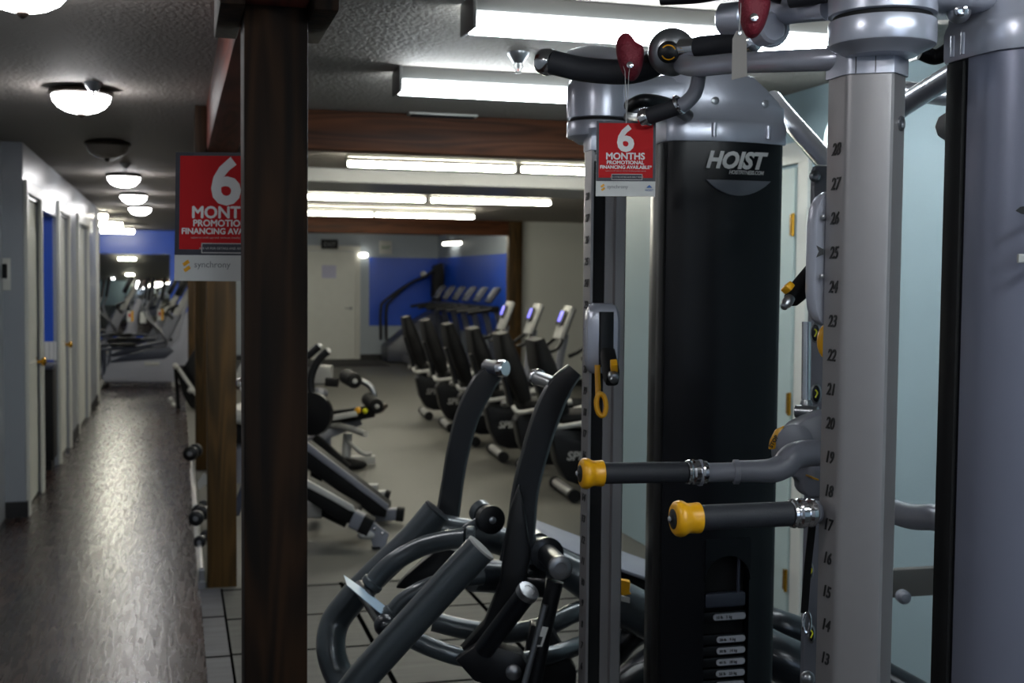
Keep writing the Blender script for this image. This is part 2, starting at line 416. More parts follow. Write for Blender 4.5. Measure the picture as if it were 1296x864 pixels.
b_.box((XJ, YJ-.012, 0), (XL+.012, YJ, .1)); b_.box((XJ, -3.4, 0), (XJ+.012, YJ-.7, .1))
structure(b_, 'baseboard_left', M_BASE)
# side room seen through the opening
YS = yo1 - 0.012
r_ = MB(); r_.box((-3.6, YS, 0), (XL-.03, YS+.012, CZ)); r_.box((-3.6, YS, 0), (XL-WT-.01, YS+.1, CZ)); structure(r_, 'wall_side_room_back', M_BLUEW)
r_ = MB(); r_.box((-3.7, YJ+.1, 0), (-3.6, YS+.1, CZ)); structure(r_, 'wall_side_room_side', M_BLUEW)
dome(yo0+.9, 'added lit dome light inside the blue side room, hidden above its counter', True, -2.0) if False else None
c = root('service_counter', (-1.6, YS-.15, 0), 'dark counter against the blue wall in the first open doorway off the hallway', 'counter')
xc_ = PY(67, 450, YS-.3).x
MB().box((-2.4, YS-.3, .08), (xc_, YS-.005, .80), .01).build('cabinet', M_BLACKM, c)
MB().box((-2.4, YS-.27, 0), (xc_-.02, YS-.005, .08)).build('plinth', M_BLACKM, c)
MB().box((-2.42, YS-.33, .80), (xc_+.005, YS-.004, .84), .006).build('worktop', M_DGREY, c)
k_ = root('wall_calendar', (XL-.2, YS, .86), 'white sheet ruled in a grid on the blue side room wall above the dark counter', 'chart')
MB().box((XL-.6, YS-.008, .855), (xc_, YS-.001, 1.0)).build('sheet', M_WHITE, k_)
for i_ in range(6): MB().box((xc_-.02-.035*i_, YS-.010, .86), (xc_-.017-.035*i_, YS-.008, .995)).build('ruled_line', M_GREYTXT, k_)
# light plate on the return wall
q = PY(6, 347, YJ)
s_ = root('light_switch', q, 'cream switch plate with a dark switch on the hallway end wall', 'switch')
MB().obox((q.x, YJ-.004, q.z), (.07, .008, .2), (1,0,0), (0,0,1), .003).build('plate', M_TRIM, s_)
MB().obox((q.x, YJ-.014, q.z+.02), (.03, .02, .09), (1,0,0), (0,0,1), .004).build('switch', M_BLACKM, s_)
# rear walls
XD = PY(245, 400, YB).x
structure(MB().box((-4.5, YB, 0), (.62, YB+.1, CZ)), 'wall_back_hall', M_BLUEW)
structure(MB().box((-4.6, -3.5, 0), (-4.5, YB+.1, CZ)), 'wall_far_left', M_PALEW)
structure(MB().box((-4.5, YL(122)-.1, 0), (XL-WT, YL(122), CZ)), 'wall_hall_room_front', M_PALEW)
XRF = 4.85
structure(MB().box((.62, YB, 0), (XRF+.1, YB+.1, CZ)), 'wall_back', M_GREYW)
YO = 17.0
structure(MB().box((XRF, YO+.1, 0), (XRF+.1, YB, CZ)), 'wall_back_right', M_GREYW)
structure(MB().box((PY(656, 350, YO).x, YO-.02, 0), (7.2, YO+.1, CZ)), 'wall_middle', M_LGREYW)
structure(MB().box((7.1, 8.3, 0), (7.2, YO+.1, CZ)), 'wall_far_right', M_GREYW)
YR1 = 7.62
structure(MB().box((XR+.1, YR1-.1, 0), (7.2, YR1, CZ)), 'wall_right_return', M_GREYW)
# blue painted bands of the far room
xb0 = PY(467, 400, YB).x
structure(MB().box((xb0, YB-.012, .64), (XRF, YB, 1.93)), 'wall_back_blue_band', M_BLUEW)
structure(MB().box((XRF-.012, YO+.12, .64), (XRF, YB-.012, 1.93)), 'wall_right_blue_band', M_BLUEW)
structure(MB().box((.7, YB-.012, 0), (XRF, YB, .1)), 'baseboard_back', M_BASE)
structure(MB().box((XRF-.1, YO-.032, 0), (7.1, YO-.02, .1)), 'baseboard_middle', M_BASE)
# far door
a, b = PY(382, 400, YB).x, PY(449, 400, YB).x
d = MB(); d.box((a, YB-.05, .01), (b, YB-.005, 2.03), .004)
o = structure(d, 'door_4', M_DOOR)
hm = MB(); hm.lathe([(.03,0),(.03,.01),(.012,.015),(.012,.05)], (b-.08, YB-.05, .97), (0,-1,0), 14); hm.sect([(b-.08, YB-.1, .97), (b-.2, YB-.1, .97)], .02, .02, (0,0,1), .3); hm.build('door_handle', M_STEEL, o)
c = MB(); c.box((a-.1, YB-.03, 0), (a-.005, YB, 2.06), .004); c.box((b+.005, YB-.03, 0), (b+.1, YB, 2.06), .004); c.box((a-.1, YB-.03, 2.04), (b+.1, YB, 2.14), .004)
structure(c, 'trim_6', M_TRIM)
n = MB(); n.box((PY(407,345,YB).x, YB-.054, 1.53), (PY(425,345,YB).x, YB-.05, 1.77)); o = n.build('paper_notice', mat('notice_paper', rgb(190,190,215), .6)); tag(o, 'small pale notice taped on the far white door', 'notice')
o = MB().box((1.2, YB-1.9, 0), (a+1.35, YB-.1, .012), .004).build('floor_mat', M_MAT); tag(o, 'dark floor mat lying in front of the far white door', 'mat')
# exit signs
def exit_sign(x, y, wpx, hpx, label, body, tcol):
    p = PY(x, y, YB-.02); W_ = px(wpx, 23); H_ = px(hpx, 23)
    r = root('exit_sign', (p.x, YB-.02, p.z-H_/2), label, 'sign')
    MB().obox((p.x, YB-.03, p.z), (W_, .06, H_), (1,0,0), (0,0,1), .006).build('housing', body, r)
    text('EXIT', W_*.36, tcol, (p.x, YB-.061, p.z-W_*.13), (1,0,0), (0,-1,0), 'lettering', r, align='CENTER', bold=.002)
exit_sign(417, 309, 21, 12, 'dark exit sign above the far white door', M_BLACKM, M_GREYTXT)
exit_sign(488, 313, 16, 17, 'white exit sign with green letters above the blue band', M_TRIM, mat('exit_green', rgb(70,120,80), .5))
# thermostat boxes
q = PY(461, 375, YB)
# hallway end mirror
a, b = PY(118, 380, YB).x, PY(215, 380, YB).x
m_ = root('wall_mirror', ((a+b)/2, YB-.01, .7), 'tall frameless mirror on the blue wall at the hallway end', 'mirror')
MB().box((a, YB-.014, .5), (b, YB, 1.93), .003).build('glass', M_MIRROR, m_)
for xx in (a+.1, b-.1):
    for zz in (.5, 1.93): MB().box((xx-.015, YB-.02, zz-.012), (xx+.015, YB, zz+.012), .002).build('clip', M_CHROME, m_)
# right wall with its door
w = MB()
p0, p1 = PX(1010, 400, XR).y, PX(985, 400, XR).y
yd0 = p0-.02; ydl = p0+.86
YW0 = PX(812, 500, XR).y
w.box((XR, -3.5, 0), (XR+.1, YR1, CZ)); structure(w, 'wall_right', M_PALEW)
d = MB(); d.box((XR-.03, p0, .01), (XR, ydl, 2.03), .004); o = structure(d, 'door_5', mat('pale_door_paint', rgb(172,188,186), .4))
for zz in (.22, 1.0, 1.78):
    h = MB(); h.lathe([(.008,0),(.008,.1)], (XR-.036, p0-.004, zz-.05), (0,0,1), 10); h.box((XR-.034, p0, zz-.045), (XR-.03, p0+.03, zz+.045)); h.build('hinge', M_BRASS, o)
hk = MB(); hk.lathe([(.03,0),(.03,.006),(.012,.01),(.012,.03),(.026,.038),(.032,.052),(.026,.066),(.004,.07)], (XR-.03, ydl-.07, .95), (-1,0,0), 16); hk.build('door_knob', M_STEEL, o)
c = MB(); c.box((XR-.022, p0-.1, 0), (XR, p0-.008, 2.05), .004); c.box((XR-.022, ydl+.008, 0), (XR, ydl+.1, 2.05), .004); c.box((XR-.022, p0-.1, 2.045), (XR, ydl+.1, 2.14), .004)
structure(c, 'trim_7', M_TRIM)
# near wall behind the camera, with its shop window
w = MB(); w.box((-1.2,-3.6,0),(7.2,-3.5,.7)); w.box((-1.2,-3.6,2.2),(7.2,-3.5,CZ)); w.box((-1.2,-3.6,.7),(0.2,-3.5,2.2)); w.box((2.4,-3.6,.7),(7.2,-3.5,2.2))
structure(w, 'wall_front', M_GREYW)
g = MB(); g.box((.2,-3.56,.7),(2.4,-3.55,2.2)); gm = bpy.data.materials.new('window_glass'); gm.use_nodes = True
gb = gm.node_tree.nodes['Principled BSDF']; gb.inputs['Transmission Weight'].default_value = 1; gb.inputs['Roughness'].default_value = 0; gb.inputs['IOR'].default_value = 1.1
structure(g, 'window_1', gm)
g = MB()
for xx in (.2, 1.28, 2.34): g.box((xx,-3.6,.7),(xx+.06,-3.5,2.2))
g.box((.2,-3.6,.7),(2.4,-3.5,.76)); g.box((.2,-3.6,2.14),(2.4,-3.5,2.2)); structure(g, 'trim_8', M_TRIM)

# ------------------------------------------------------------------ posts and beams
ZB = 2.13
def post(D, label, material, x0=XP0, x1=XP1, zt=ZB-.002):
    y0 = D/1.0*0.9646 + 0.0
    # front face at the depth read for its near left edge
    r = ray(222+.146*1617/D, 400)
    y = CAMLOC.y + r.y*(x0/r.x) if False else D*(math.cos(YAW)+ (222+.146*1617/D-648)/FP*-math.sin(YAW))
    o = MB().box((x0, y, 0), (x1, y+.14, zt), .004).build('wooden_post', material); tag(o, label, 'post', 'square wooden posts along the hallway')
    del o['group']
    return y
y1 = post(2.73, 'nearest dark stained square post, rising the full height left of centre', W_POST)
y2 = post(6.0, 'brown square post on the grey floor strip behind the nearest one', W_POST2)
y3 = post(9.7, 'brown square post, third along the hallway, mostly behind the second', W_POST2)
y4 = post(15.5, 'farthest brown square post beside the grey elliptical machines', W_POST2)
o = MB().box((XP0, y1-.5, ZB+.0), (XP1, 17, CZ-.001), .006).build('ceiling_beam', W_BEAMY); tag(o, 'reddish wooden beam running along the hallway above the posts', 'beam')
def corbel(y, label):
    mb = MB()
    for sx in (-1, 1):
        xa = XP0-.055 if sx < 0 else XP1+.001
        mb.box((xa, y-.12, ZB-.03), (xa+.053, y+.27, CZ-.02), .004)
    o = mb.build('beam_bracket', W_POST); tag(o, label, 'bracket')
corbel(y1, 'dark cheek boards clamping the beam at the top of the nearest post')
corbel(y2, 'dark cheek boards clamping the beam at the top of the second post')
YX = 6.15
o = MB().box((XP1+.06, YX, 2.163), (XR-.003, YX+.14, CZ-.001), .006).build('ceiling_beam', W_BEAMX); tag(o, 'nearer brown wooden beam crossing the gym ceiling', 'beam')
xpf = PY(640, 350, YO).x; xpg = PY(657, 350, YO).x
o = MB().box((XP1+.01, YO-.16, 2.15), (xpf-.002, YO-.02, CZ-.001), .006).build('ceiling_beam', W_BEAMX); tag(o, 'far orange-brown wooden beam over the opening to the blue room', 'beam')
o = MB().box((xpf, YO-.16, 0), (xpg, YO-.02, CZ-.003), .006).build('wooden_post', W_POST2); tag(o, 'brown post at the right end of the far beam beside the grey wall', 'post')
# white soffit
structure(MB().box((XP1+.02, 9.35, 2.25), (7.1, 10.4, CZ-.001), .01), 'ceiling_soffit', M_SOFFIT)

# ------------------------------------------------------------------ ceiling lights
def dome(y, label, lit=True, X=-.40):
    r = root('dome_light', (X, y, CZ), label, 'ceiling light')
    MB().lathe([(.09,0),(.135,-.012),(.14,-.028),(.128,-.036)], (X, y, CZ-.001), (0,0,1), 32).build('trim_ring', M_BRONZE, r)
    MB().lathe([(.127,-.034),(.12,-.06),(.1,-.085),(.07,-.102),(.035,-.112),(.004,-.115)], (X, y, CZ), (0,0,1), 32).build('glass_bowl', M_DOME if lit else M_DOMEOFF, r)
    MB().lathe([(.014,-.11),(.018,-.118),(.012,-.126),(.003,-.132)], (X, y, CZ), (0,0,1), 14).build('finial', M_BRONZE, r)
def ydep(D, x): return D*(math.cos(YAW) - (x-648)/FP*math.sin(YAW))
DL = [(3.4,'nearest lit dome light, cut off by the top left of the view',1),(5.5,'second lit dome light with a sprinkler head in front of it',1),(7.6,'unlit dome light between the lit ones over the hallway',0),
      (10.0,'lit dome light just beyond the unlit one in the hallway',1),(12.3,'lit dome light, next to last down the hallway ceiling',1),(14.5,'farthest lit dome light over the hallway',1)]
dome(1.2, 'added unseen dome light over the hallway above and left of the viewer')  # unseen lamp added to brighten the left-facing sides of the columns
dome(-.95, 'added unseen dome light over the hallway behind the viewer')  # second unseen lamp added for the same column sides
for D, lb, lit in DL: dome(ydep(D, 222-.40*1617/D), lb, bool(lit))
def sprinkler(x, y, label, drop=.05, zc=CZ):
    p = PZ(x, y, zc)
    r = root('sprinkler_head', p, label, 'sprinkler')
    MB().lathe([(.04,0),(.038,-.01),(.02,-.035),(.016,-.04)], p-V((0,0,.001)), (0,0,1), 18).build('cup', M_STEEL, r)
    b = MB().lathe([(.006,-.04),(.006,-.06)], p, (0,0,1), 8)
    for s in (-1,1): b.tube([p+V((.012*s,0,-.04)), p+V((.016*s,0,-.055)), p+V((.003*s,0,-.07))], .002, 6)
    b.lathe([(.012,-.072),(.013,-.075),(.003,-.076)], p, (0,0,1), 12); b.build('frame', M_STEEL, r)
    MB().lathe([(.003,-.045),(.003,-.068)], p, (0,0,1), 8).build('bulb', M_REDTXT, r)
sprinkler(118, 104, 'sprinkler head on the ceiling in front of the second dome light')
sprinkler(159, 206, 'sprinkler head on the hallway ceiling beyond the unlit dome light')
sprinkler(656, 66, 'sprinkler head on the gym ceiling between the two nearest fluorescent fixtures')
sprinkler(413, 287, 'sprinkler head on the far ceiling above the white door')
# twin fluorescent fixtures
def twin(x0, y0, D, label, L=1.25):
    p = P(x0, y0, D); y = p.y; X0 = p.x
    r = root('fluorescent_fixture', (X0+L/2, y, CZ), label, 'fluorescent light')
    MB().box((X0+.01, y-.065, CZ-.05), (X0+L-.01, y+.065, CZ-.001), .004).build('housing', M_FIX, r)
    for xx in (X0-.004, X0+L-.008):
        e = MB(); e.box((xx, y-.085, CZ-.102), (xx+.012, y+.085, CZ-.002), .004); e.build('end_plate', M_FIX, r)
    for s in (-1, 1):
        t = MB(); t.lathe([(.008,0),(.017,.004),(.018,.02),(.018,L-.05),(.017,L-.034),(.008,L-.03)], (X0+.015, y+s*.055, CZ-.078), (1,0,0), 14, up=(0,0,1)); t.build('tube', M_TUBE, r)
twin(592, 26, 3.64, 'nearest twin-tube fluorescent fixture, running behind the climbing holds', 1.5)
twin(502, 110, 4.87, 'second twin-tube fluorescent fixture, just before the brown cross beam', 1.3)
def strip(y, x_pairs, label, z=2.28, material=None):
    X0 = PY(x_pairs[0][0], 250, y).x; X1 = PY(x_pairs[-1][1], 250, y).x
    r = root('fluorescent_strip', ((X0+X1)/2, y, CZ), label, 'fluorescent light')
    MB().box((X0, y-.02, CZ-.035), (X1, y+.03, CZ-.001), .004).build('housing', M_FIX, r)
    for (a, b) in x_pairs:
        a, b = PY(a, 250, y).x, PY(b, 250, y).x
        t = MB(); t.lathe([(.008,0),(.018,.012),(.02,.03),(.02,b-a-.03),(.018,b-a-.012),(.008,b-a)], (a, y, z), (1,0,0), 14, up=(0,0,1)); t.build('tube', material or M_TUBEW, r)
        for c_ in (a-.003, b+.003): MB().box((c_-.007, y-.02, z-.02), (c_+.007, y+.03, CZ-.04), .003).build('socket', M_FIX, r)
strip(ydep(8.35, 600), [(439,652),(658,880)], 'fluorescent strip just behind the nearer brown beam, in front of the white soffit')
strip(ydep(11.7, 500), [(382,538),(545,697)], 'fluorescent strip of two tubes behind the white soffit')
strip(17.55, [(420,470),(475,530),(535,590),(595,640)], 'added fluorescent strip hidden just beyond the far orange-brown beam')  # added out of sight behind the beam to brighten the far room
strip(ydep(14.6, 480), [(340,472),(475,600)], 'fluorescent strip closest in front of the far orange-brown beam')
dome(YJ+.6, 'added unseen dome light on the ceiling of the blue side room', True, -1.6)  # hidden lamp added to brighten the side room's blue wall
dome(17.5, 'added unseen dome light over the open area left of the hallway end', True, -2.4)  # extra unseen lamp put in to brighten the ellipticals' end of the hallway
# small fluorescent at the far end, running away from the viewer
p0, p1 = PZ(559, 309, 2.29), PZ(588, 300, 2.29)
def batten(p0, p1, label, wide=.02, drop=0.0, tm_=None):
    r = root('fluorescent_batten', ((p0.x+p1.x)/2, (p0.y+p1.y)/2, CZ), label, 'fluorescent light')
    d_ = (p1-p0); L_ = d_.length
    MB().obox(((p0.x+p1.x)/2, (p0.y+p1.y)/2, CZ-.022-drop), (L_, .1, .04), d_, (0,0,1), .004).build('housing', M_FIX, r)
    MB().lathe([(wide*.5,0),(wide,.02),(wide,L_-.02),(wide*.5,L_)], (p0.x,p0.y,CZ-.07-drop), V((d_.x,d_.y,0)), 12).build('tube', tm_ or M_TUBEW, r)
    if drop:
        for t_ in (.2,.8): q_ = p0.lerp(p1,t_); MB().lathe([(.01,0),(.01,drop)], (q_.x,q_.y,CZ-drop-.003), (0,0,1), 8).build('stem', M_STEEL, r)
pa = P(561, 306, 22.4); pb = P(588, 301, 21.6); pa.z = pb.z = 2.3
batten(pa, pb, 'short slanting fluorescent light over the blue-banded room', .028, .12, M_LAMPLO)
pq = P(468, 322, 22.4)
r = root('emergency_lamp', pq, 'small bright lamp high on the wall between far door and blue band', 'lamp')
MB().obox((pq.x, YB-.02, pq.z), (.09, .04, .1), (1,0,0), (0,0,1), .004).build('bracket', M_TRIM, r)
MB().ball((pq.x, YB-.07, pq.z), (.085, .04, .05)).build('lamp_head', M_LAMPLO, r)
for (xa, xb, y, lb) in ((95,136,16.6,'nearest of the three short tubes at the hallway end, half behind the wall edge'),(110,155,19.2,'middle one of the three short tubes at the hallway end'),(127,170,21.9,'last of the three short tubes, closest to the blue hallway end wall')):
    A = PY(xa, 285, y); B = PY(xb, 285, y); batten(V((A.x,y,2.3)), V((B.x,y,2.3)), lb, .035)
# vent
a, b = PZ(515, 143, CZ), PZ(603, 146, CZ)
r = root('ceiling_vent', ((a.x+b.x)/2, a.y, CZ), 'long white ceiling vent just in front of the nearer cross beam', 'vent')
MB().box((a.x, a.y-.07, CZ-.012), (b.x, a.y+.07, CZ-.001), .003).build('frame', M_TRIM, r)
mb = MB()
for k in range(7): mb.box((a.x+.015, a.y-.058+k*.018, CZ-.018), (b.x-.015, a.y-.052+k*.018, CZ-.012))
mb.build('grille', M_BLACKM, r)
# ------------------------------------------------------------------ cable trainer
def addmesh(mb, me): mb.bm.from_mesh(me); bpy.data.meshes.remove(me); return mb
def textmesh(body, size, origin, xdir, normal, bold=0.0, shear=0.0, align='LEFT', depth=0.0005, sx=1.0):
    cu = bpy.data.curves.new('t', 'FONT'); cu.body = body; cu.size = size; cu.extrude = depth; cu.offset = bold; cu.shear = shear
    cu.align_x = align; cu.resolution_u = 3
    t = bpy.data.objects.new('t_tmp', cu); COL.objects.link(t)
    dg = bpy.context.evaluated_depsgraph_get(); dg.update()
    me = bpy.data.meshes.new_from_object(t.evaluated_get(dg)); bpy.data.objects.remove(t); bpy.data.curves.remove(cu)
    x = V(xdir).normalized(); z = V(normal).normalized(); y = z.cross(x).normalized(); z = x.cross(y)
    M = Matrix((x*sx, y, z)).transposed().to_4x4(); M.translation = V(origin) + z*depth
    me.transform(M); return me
def grip_end(mb, p, d, r, flare=1.35):
    mb.lathe([(r*.5,-.012),(r*flare*.8,-.01),(r*flare,0),(r*flare,.012),(r*1.05,.02),(r*1.0,.026)], p, d, 22)
_a = P(1096, 300, 1.75); _b = P(757.5, 300, 2.83)
XC = (_a.x+_b.x)/2
CA = V((_a.x, _a.y, 0)); CB = V((_b.x, _b.y, 0)); YM = (CA.y+CB.y)/2
TR = root('functional_trainer', (XC+.1, YM, 0), 'large silver and black dual-column cable trainer with numbered posts, filling the right of the view', 'cable machine')
mm = .001
OUT = [(24,50),(24,34),(4,34),(4,24),(-30,24),(-30,50),(-36,50),(-36.5,5),(-36,1),(-34,-3),(-30,-7),(-10,-20.5),(8,-31),(14,-33.5),(19,-33),(23,-30),(50,-10),(53.5,-6),(55,-1),(54,22),(50,45),(46,50)]
for (C_, s, who) in ((CA, 1, 'A'), (CB, -1, 'B')):
    ol = [(C_.x+a*mm, C_.y+s*b*mm) for a, b in OUT]
    if s < 0: ol = ol[::-1]
    mb = MB(); mb.prism(ol, Matrix.Translation((0,0,.06)), 1.78)
    col = mb.build('column', M_COLUMN, TR, angle=25)
    # scale numbers, holes, bolts, track
    for n in range(1, 29):
        z = 1.7205-(28-n)*.0490
        mb = MB(); addmesh(mb, textmesh(str(n), .0245, (C_.x-.0367, C_.y+s*.024, z-.0085), (0,-1,0), (-1,0,0), shear=.28, align='CENTER', sx=.95, bold=.00035)); mb.build('scale_number', M_DARKTXT, col)
    mb = MB(); mb.box((C_.x-.029, min(C_.y+s*.0245, C_.y+s*.033), .08), (C_.x+.0035, max(C_.y+s*.0245, C_.y+s*.033), 1.8)); mb.build('track', M_BLACKM, col)
    if s > 0:
        nrm = V((20,-27,0)).normalized()
        for z in (1.755, .62): MB().lathe([(.010,-.001),(.0105,.001),(.010,.003),(.006,.0035),(.005,.001),(.001,.001)], (C_.x+.040, C_.y-.0177, z), nrm, 20).build('bolt', M_STEEL, col)
    # foot
    mb = MB(); mb.box((C_.x-.16, C_.y-.06, 0), (C_.x+.5, C_.y+.06, .06), .015); mb.build('foot', M_SLATE2, TR)
    # cap: sleeve, ring, upper dome
    rx, ry = C_.x+.0044, C_.y-s*.0217
    ol = [(C_.x+a*mm, C_.y+s*b*mm) for a, b in [(50,54),(-39,54),(-39.5,3),(-36,-5),(-31,-10),(-10,-24),(9,-35),(15,-37.5),(21,-36),(54,-12),(58,-4),(57.5,24)]]
    if s > 0: ol = ol[::-1]
    mb = MB(); mb.prism(ol, Matrix.Translation((0,0,1.822)), .05)
    mb.lathe([(.048,1.845),(.058,1.852),(.068,1.856),(.0725,1.859),(.0735,1.862),(.0735,1.890),(.0725,1.892),(.06,1.892)], (rx, ry, 0), (0,0,1), 48)
    cap = mb.build('column_cap', M_SILVER, TR, angle=30)
    mb = MB(); mb.lathe([(.067,1.890),(.067,1.902)], (rx, ry, 0), (0,0,1), 36); mb.build('cap_gap', M_BLACKM, cap)
    mb = MB(); mb.lathe([(.07,1.899),(.0735,1.901),(.0745,1.935),(.0735,1.972),(.069,1.986),(.057,1.996),(.03,2.001),(.001,2.002)], (rx, ry, 0), (0,0,1), 40)
    mb.sect([(rx+.02, ry, 1.95), (rx+.12, ry, 1.955), (rx+.24, ry, 1.965)], [.13,.12,.14], [.085,.09,.10], (0,0,1), .3, True)
    mb.build('cap_top', M_SILVER, cap)
    if s > 0:
        for ga, gb in ((-29,-11.3),(-7,-25.8)): MB().obox((C_.x+ga*mm, C_.y+gb*mm, 1.837), (.0013, .0016, .029), (48,-30.5,0), (0,0,1)).build('cap_groove', M_DARKTXT, cap)
    # weight tower
M_TOWERS = mat('silver_blue_shroud', rgb(122,125,142), 0.32, 0.4, bump=0.02, bscale=900, mottle=0.03)
_t = P(903, 300, 2.94); TX, TYB = _t.x, _t.y; TYA = 2*YM-TYB
HOLE = []
for (ty, s, who) in ((TYA, 1, 'near'), (TYB, -1, 'far')):
    def tp(a, b): return (TX+a*mm, ty+s*b*mm)
    # inner (b>0 towards the machine's middle) black half, outer half silver
    inner = [(-138,0),(-146,14),(-146,60),(-132,72),(-100,78),(-60,92),(0,97),(60,92),(100,78),(132,72),(146,60),(146,14),(138,0)]
    outer = [(138,8),(146,-2),(142,-50),(120,-84),(80,-108),(30,-120),(-30,-120),(-80,-108),(-120,-84),(-142,-50),(-147,-14),(-147,12),(-138,14)]
    ol = [tp(a, b) for a, b in inner]; ol = ol if s < 0 else ol
    mb = MB()
    if s < 0:
        # far tower: the black face looks at the camera and has a cut-out showing the stack
        zc0, zc1 = .25, .93
        mb.prism(ol, Matrix.Translation((0,0,zc1)), 1.862-zc1)
        left = [tp(a, b) for a, b in [(-138,0),(-146,14),(-146,60),(-132,72),(-100,78),(-60,92),(-50,93.5),(-50,60),(-60,30),(-100,10)]]
        right = [tp(a, b) for a, b in [(138,0),(100,10),(80,30),(66,60),(66,90),(100,78),(132,72),(146,60),(146,14)]]
        mb.prism(left, Matrix.Translation((0,0,.06)), zc1-.06); mb.prism(right, Matrix.Translation((0,0,.06)), zc1-.06)
        # rounded top of the cut-out
        arch = []
        for k in range(13):
            t_ = math.pi*k/12; arch.append((TX+(.008-.058*math.cos(t_)), zc1-.10+.06*math.sin(t_)))
        pts = [(TX-.05, zc1)]+[(x, z) for x, z in arch]+[(TX+.066, zc1)]
        mb.wprism([(x, ty-.0965, z) for x, z in pts], (0, .02, 0))
    else:
        mb.prism(ol, Matrix.Translation((0,0,.06)), 1.80)
    tw = mb.build('weight_tower', M_SHROUD, TR, angle=30)
    mb = MB(); mb.prism([tp(a, b) for a, b in outer], Matrix.Translation((0,0,.05)), 1.81); mb.build('outer_shroud', M_TOWERS if s > 0 else M_SHROUD, tw, angle=30)
    # black side channel (towards -X)
    mb = MB(); mb.box((TX-.152, min(ty+s*.018, ty+s*.058), .06), (TX-.142, max(ty+s*.018, ty+s*.058), 1.85), .003)
    mb.build('side_channel', M_BLACKM, tw)
    # hood
    hood = [(-150,-10),(-150,64),(-136,78),(-102,84),(-60,97),(0,102),(60,97),(102,84),(136,78),(150,64),(150,-14),(146,-54),(122,-90),(82,-114),(30,-126),(-30,-126),(-82,-114),(-122,-90),(-146,-54)]
    rings = []
    def ring(zf, k, dx=0.0, kx=None):
        return [V((TX+dx+a*mm*(kx or k), ty+s*b*mm*k, z_)) for (a, b), z_ in zip(hood, [zf(a) for a, b in hood])]
    # the top slopes down away from the column (towards +X)
    def ztop(base, drop): return lambda a: base - drop*max(0, (a-0)/150.0)**1.7
    rings = [ring(lambda a: 1.852, 1.0), ring(lambda a: 1.857, 1.012), ring(lambda a: 1.892, 1.012), ring(lambda a: 1.901, .985, kx=.998), ring(lambda a: 1.906, .955, kx=.985), ring(ztop(1.95,.012), .94, kx=.98), ring(ztop(2.004,.075), .92, kx=.975), ring(ztop(2.018,.08), .88, kx=.95), ring(ztop(2.024,.08), .78, kx=.88), ring(ztop(2.026,.08), .4, kx=.5)]
    mb = MB(); mb.quadring(rings)
    for a in (-48, 92):
        y_ = ty+s*(.094 if abs(a) < 60 else .086)
        mb.sect([(TX+a*mm, y_, 1.862), (TX+a*mm, y_, 1.893)], .014, .02, (0,1,0), .45)
        if s > 0: 
            pass
    if s > 0:
        for a, b in ((-151,44),(-151,20)): mb.sect([(TX+a*mm+.003, ty+b*mm, 1.858), (TX+a*mm+.003, ty+b*mm, 1.888)], .012, .012, (0,1,0), .45)
    hd = mb.build('hood', M_SILVER, tw, angle=35)
    for a in (-44, 86):
        MB().lathe([(.009,-.006),(.009,.0),(.006,.001),(.002,.001)], (TX+a*mm, ty+s*(.0955 if a < 0 else .0875), 1.944), (0, s, 0), 14).build('screw', M_STEEL, hd)
    mb = MB(); mb.box((TX-.16, ty-.14, 0), (TX+.16, ty+.14, .06), .015); mb.build('base', M_SLATE2, tw)
    if s < 0:
        yf = ty-.098
        text('HOIST', .052, M_WHITE, (TX-.068, yf-.0015, 1.792), (1,0,0), (0,-1,0), 'logo', tw, bold=.0022, shear=.3, sx=.97)
        text('HOISTFITNESS.COM', .0125, M_WHITE, (TX-.01, yf-.0015, 1.778), (1,0,0), (0,-1,0), 'web_address', tw, bold=.0002, shear=.3, sx=.78)
        ol = [(TX-.068+.165*k/12, 1.764-(0 if k in (0,12) else .036*math.sin(math.pi*k/12)**.8)) for k in range(13)]
        MB().wprism([(x, yf+.002, z) for x, z in ol], (0,-.006,0), .002).build('finger_recess', M_MGREY, tw)
        MB().box((TX-.055, ty-.06, .1), (TX+.075, ty-.002, .92), .002).build('stack_cavity', M_BLACKM, tw)
        # stack plates and their labels
        vals = [None, ('10 lb','5 kg')]+[('%d lb'%(20+10*k), '%d kg'%(9+4.5*k)) for k in range(9)]
        z = .935
        mb = MB(); mb.box((TX-.045, ty-.088, .765), (TX+.06, ty-.07, .80), .006); mb.lathe([(.004,0),(.004,.16)], (TX+.042, ty-.082, .77), (0,0,1), 10)
        mb.build('pulley_block', M_DGREY, tw)
        zs = [.742] + [.688-.0272*k for k in range(8)]
        for i, zz in enumerate(zs):
            pl = MB().box((TX-.045, ty-.082, zz-.0115), (TX+.062, ty-.07, zz+.0115), .002).build('weight_plate', M_BLACK, tw)
            x0 = TX+(-.022 if i == 0 else -.012)
            lb = MB(); lb.prism([(x0+.0075+.0075*math.cos(math.pi/2+math.pi*k/8), zz+.0075*math.sin(math.pi/2+math.pi*k/8)) for k in range(9)]+[(TX+.054+.0075*math.cos(-math.pi/2+math.pi*k/8), zz+.0075*math.sin(-math.pi/2+math.pi*k/8)) for k in range(9)], Matrix(((1,0,0,0),(0,0,-1,ty-.0825),(0,1,0,0),(0,0,0,1))), .003)
            addmesh(lb, textmesh('%d lb   %d kg' % ((10 if i == 0 else 10*(i+1)), round((10 if i == 0 else 10*(i+1))*.4536)), .0092, (x0+.006, ty-.0857, zz-.0034), (1,0,0), (0,-1,0), bold=.0001))
            o = lb.build('plate_label', M_PLATE, tw)
            me = o.data; me.materials.append(M_DARKTXT)
            for p_ in me.polygons:
                if (me.vertices[p_.vertices[0]].co.y + ORIG[o].y) < ty-.08565: p_.material_index = 1
    else:
        # bat-like emblem and a pressed slot on the near tower's outer shroud
        e0 = P(1292, 266, TYA and 1.70)
        nrm = V((0,-1,0))
